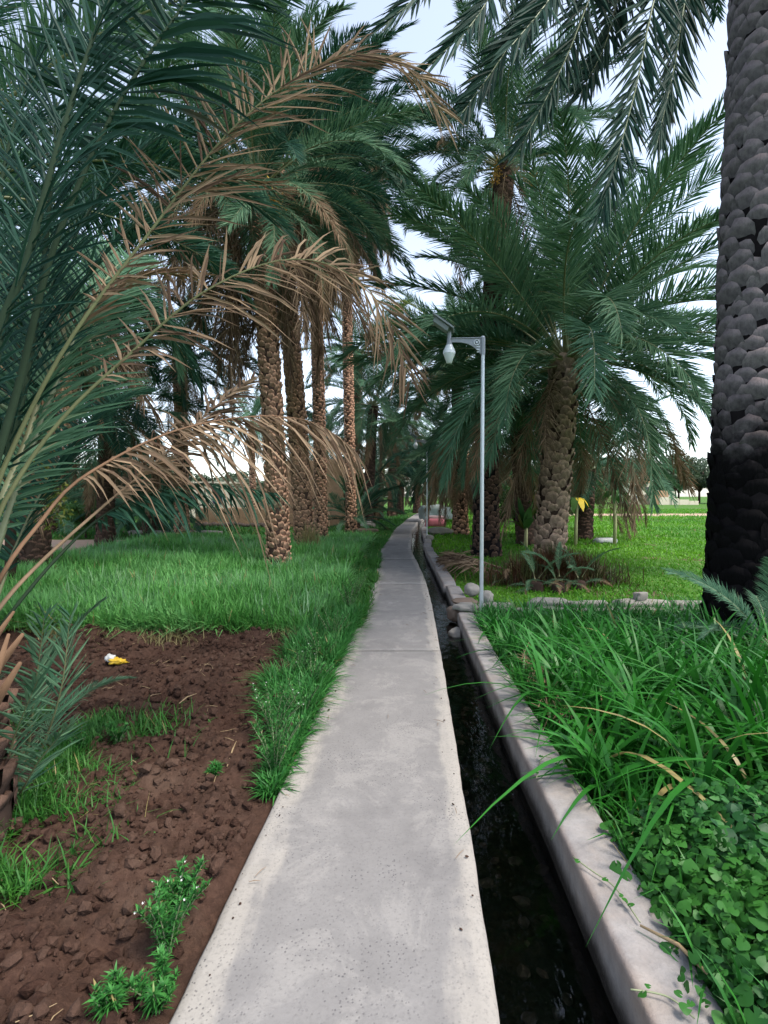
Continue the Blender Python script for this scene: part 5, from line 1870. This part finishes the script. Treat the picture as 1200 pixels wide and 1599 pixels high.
# ------------------------------------------------------------------ creeping vine over the kerb
def vine():
    g = np.random.default_rng(44)
    rng = random.Random(44)
    root = empty('creeping_vine', (1.6, 2.0, -.05))
    tag(root, 'creeping vine with round green leaves spilling over the near kerb', 'vine')
    o = Vector(root.location)
    # leaf shapes: rounded, notched at the stalk
    def leaf(seed, s):
        r = random.Random(seed)
        V = [(0, 0, 0)]
        nn = 12
        for k in range(nn + 1):
            a = R(14) + (2 * PI - R(28)) * k / nn
            rad = s * (.5 + .06 * math.sin(a * 3 + seed) + .05 * math.cos(a)) * (1.12 if abs(a - PI) < .3 else 1)
            x, y = -math.cos(a) * rad + s * .12, math.sin(a) * rad
            V.append((x, y, -.25 * (y * y) / s - .12 * max(0, x) ** 2 / s + r.uniform(-.03, .03) * s))
        F = [(0, k, k + 1) for k in range(1, nn + 1)]
        return V, F
    shapes = [leaf(i, .036 + .010 * (i % 3)) for i in range(5)]
    meshes = [np_mesh('leaf', v, [np.array(f)], M['vine'], {'rnd': np.full(len(v), .15 + .17 * i), 't': np.ones(len(v))}, smooth=True) for i, (v, f) in enumerate(shapes)]

    def hump(x, y):
        e = x - float(kerb_o(y))
        return .02 + .22 * (1 - math.exp(-max(0, e + .05) / .22)) + .06 * nz(x * 2.5, y * 2.5, 3) + .03 * nz(x * 8, y * 8, 1)
    spots = []
    for i in range(8200):
        y = .9 + 1.45 * rng.random()
        e = -.10 + 1.35 * rng.random() ** 1.15
        ko = float(kerb_o(y))
        ed = .05 * nz(y * 4, 7) + (.0 if y > 1.2 else .02)
        if e < ed - .02 and rng.random() > .12:
            continue
        if y > 2.25 and e > .9 - (y - 2.25):
            continue
        x = ko + e
        spots.append((x, y, hump(x, y) + rng.uniform(-.06, .05)))
    cam_p = Vector((0, 0, CAM_H))
    spots.sort(key=lambda s: (Vector(s) - cam_p).length - s[2] * 1.5)
    def mtx(p):
        tilt = Matrix.Rotation(rng.uniform(0, 2 * PI), 4, 'Z') @ Matrix.Rotation(rng.gauss(0, .45), 4, 'Y') @ Matrix.Rotation(rng.gauss(0, .45), 4, 'X')
        lean = Matrix.Rotation(R(-22), 4, 'Y')
        return Matrix.Translation(Vector(p) - o) @ lean @ tilt @ Matrix.Scale(rng.uniform(.55, 1.15), 4)
    # visible picks: those inside the picture
    seen, rest = [], []
    for s in spots:
        yy = 799.5 - ((s[2] - CAM_H) / s[1]) * FPX
        xx = 600 + s[0] / s[1] * FPX
        (seen if xx < 1215 and yy < 1615 and s[2] > .04 and len(seen) < 300 else rest).append(s)
    for i, s in enumerate(seen):
        obj('leaf', meshes[i % 5], root, mtx=mtx(s))
    vs, fs, rn, c0 = [], [], [], 0
    for i, s in enumerate(rest):
        A = np.array(mtx(s))
        v = np.array(shapes[i % 5][0]) @ A[:3, :3].T + A[:3, 3]
        vs.append(v); fs.append(np.array(shapes[i % 5][1]) + c0); c0 += len(v)
        rn.append(np.full(len(v), rng.random() * .95))
    V = np.concatenate(vs)
    lf = obj('leaves', np_mesh('leaves', V, [np.concatenate(fs)], M['vine'], {'rnd': np.concatenate(rn), 't': np.ones(len(V))}, smooth=True), root)
    lf['kind'] = 'stuff'
    # runners creeping over the kerb top
    runs = [[(1000, 1440), (960, 1385), (925, 1360), (895, 1338)], [(1085, 1590), (1050, 1560), (1020, 1550), (985, 1545)], [(905, 1240), (880, 1200), (850, 1180), (838, 1215)]]
    for ri, pts in enumerate(runs):
        W = [gnd(px, py, .05) for px, py in pts]
        P, L = smooth_curve([tuple(w) for w in W], 14)
        st = obj('runner', MB().tube([Vector(p) - o for p in P], .0028, 5).mesh('runner', M['rachis_light'], True), root)
        for k in (2, 3, 5, 8, 11):
            p = Vector(P[k]) + Vector((rng.gauss(0, .02), rng.gauss(0, .02), .012))
            obj('leaf', meshes[k % 5], root, mtx=Matrix.Translation(p - o) @ Matrix.Rotation(rng.uniform(0, 6), 4, 'Z') @ Matrix.Rotation(rng.gauss(0, .25), 4, 'X') @ Matrix.Scale(rng.uniform(.5, .75), 4))


vine()


# ------------------------------------------------------------------ stones in the channel
def channel_stones():
    g = np.random.default_rng(6)
    cs, sz = [], []
    for i in range(220):
        y = 1 + 15 * g.random() ** 1.4
        a, b = float(path_r(y)), float(kerb_i(y))
        s = g.uniform(.012, .045)
        cs.append((a + .04 + (b - a - .08) * g.random(), y, -.335 + s * .4 + .02 * g.random()))
        sz.append(s)
    tag(obj('pebbles', lumps('pebbles', cs, sz, M['pebble'], 8, ICO1, .6, .2)), 'dark pebbles under the channel water', 'pebbles', kind='stuff')


t_ = NT('channel_pebble')
M['pebble'] = t_.fin(t_.mix(t_.attr('rnd'), (.008, .007, .006), (.06, .042, .03)), .8)
channel_stones()



# ------------------------------------------------------------------ litter on the path
def path_litter():
    g = np.random.default_rng(17)
    mb = MB()
    for i in range(46):
        y = 1.6 + 12 * g.random()
        u = g.choice([g.uniform(.02, .2), g.uniform(.8, .98), g.uniform(.1, .9)])
        x = float(path_l(y)) + (float(path_r(y)) - float(path_l(y))) * u
        L, a = g.uniform(.01, .045), g.uniform(0, PI)
        mb.tube([(x - math.cos(a) * L, y - math.sin(a) * L, .012), (x, y, .016), (x + math.cos(a) * L, y + math.sin(a) * L, .011)], [.0012, .002, .0008], 4)
    tag(obj('leaf_litter', mb.mesh('leaf_litter', M['rachis_dry'])), 'dry leaf bits scattered on the concrete path', 'litter', kind='stuff')
    cs = []
    for i in range(90):
        y = 1.4 + 10 * g.random()
        x = float(path_l(y)) + .02 + abs(g.normal(0, .05)) if g.random() < .7 else float(path_r(y)) - .03 - abs(g.normal(0, .05))
        cs.append((x, y, .006))
    tag(obj('soil_crumbs', lumps('soil_crumbs', cs, g.uniform(.002, .008, len(cs)), M['soil'], 4)), 'crumbs of soil along the path edges', 'soil', kind='stuff')


path_litter()


# ------------------------------------------------------------------ brown stubble clump round the broad palm
def stubble():
    g = np.random.default_rng(23)
    c = gnd(865, 912, -.07)
    n = 5200
    a = g.uniform(0, 2 * PI, n)
    r = np.abs(g.normal(0, .42, n))
    x, y = c.x + np.cos(a) * r * 1.5, c.y - .05 + np.sin(a) * r * .5
    h = g.uniform(.2, .85, n) * np.clip(1.15 - r * .5, .35, 1.1)
    me = blades('dead_stubble', np.stack([x, y, np.full(n, -.07)], 1), h, g.uniform(.005, .012, n), g.uniform(.05, .8, n), g.uniform(0, 2 * PI, n), M['stubble'], 3, seed=41)
    tag(obj('dead_stubble', me), 'reddish brown and green stubble of cut shoots round the broad palm', 'stubble', kind='stuff')


M['stubble'] = m_grass('brown_stubble', (.055, .028, .016), (.07, .10, .03), (.05, .02, .012), .15, (.10, .035, .02), 2.5)
stubble()


# ------------------------------------------------------------------ pale seed stems and yellow stubble in the fodder
def fodder_detail():
    g = np.random.default_rng(71)
    n = 5200
    y = 6.1 + 11 * g.random(n) ** 1.3
    x = -8.5 + 8.6 * g.random(n)
    keep = (x < path_l(y) - .5) & (np_noise(x, y, .9, 33) > .45)
    x, y = x[keep], y[keep]
    n = len(x)
    me = blades('seed_stems', np.stack([x, y, np.full(n, -.07)], 1), g.uniform(.35, .62, n), g.uniform(.004, .008, n) * (1 + y * .04), g.uniform(.1, .8, n), g.uniform(0, 2 * PI, n), M['seed'], 3, seed=72)
    tag(obj('seed_stems', me), 'paler taller stems standing out of the fodder crop', 'grass', kind='stuff')
    n = 2600
    x = -3.9 + 3.6 * g.random(n)
    y = 5.93 + .16 * g.normal(0, 1, n) + .12 * np.sin(x * 2.7)
    keep = x < path_l(y) - .45
    x, y = x[keep], y[keep]
    n = len(x)
    me = blades('yellow_stubble', np.stack([x, y, np.full(n, -.07)], 1), g.uniform(.06, .24, n), g.uniform(.003, .006, n), g.uniform(.1, 1.3, n), g.uniform(0, 2 * PI, n), M['drytuft'], 3, seed=73)
    tag(obj('yellow_stubble', me), 'yellowed stems along the cut front edge of the fodder crop', 'grass', kind='stuff')


M['seed'] = m_grass('pale_seed_stem', (.10, .26, .10), (.26, .42, .22), (.2, .2, .07), .3)
fodder_detail()
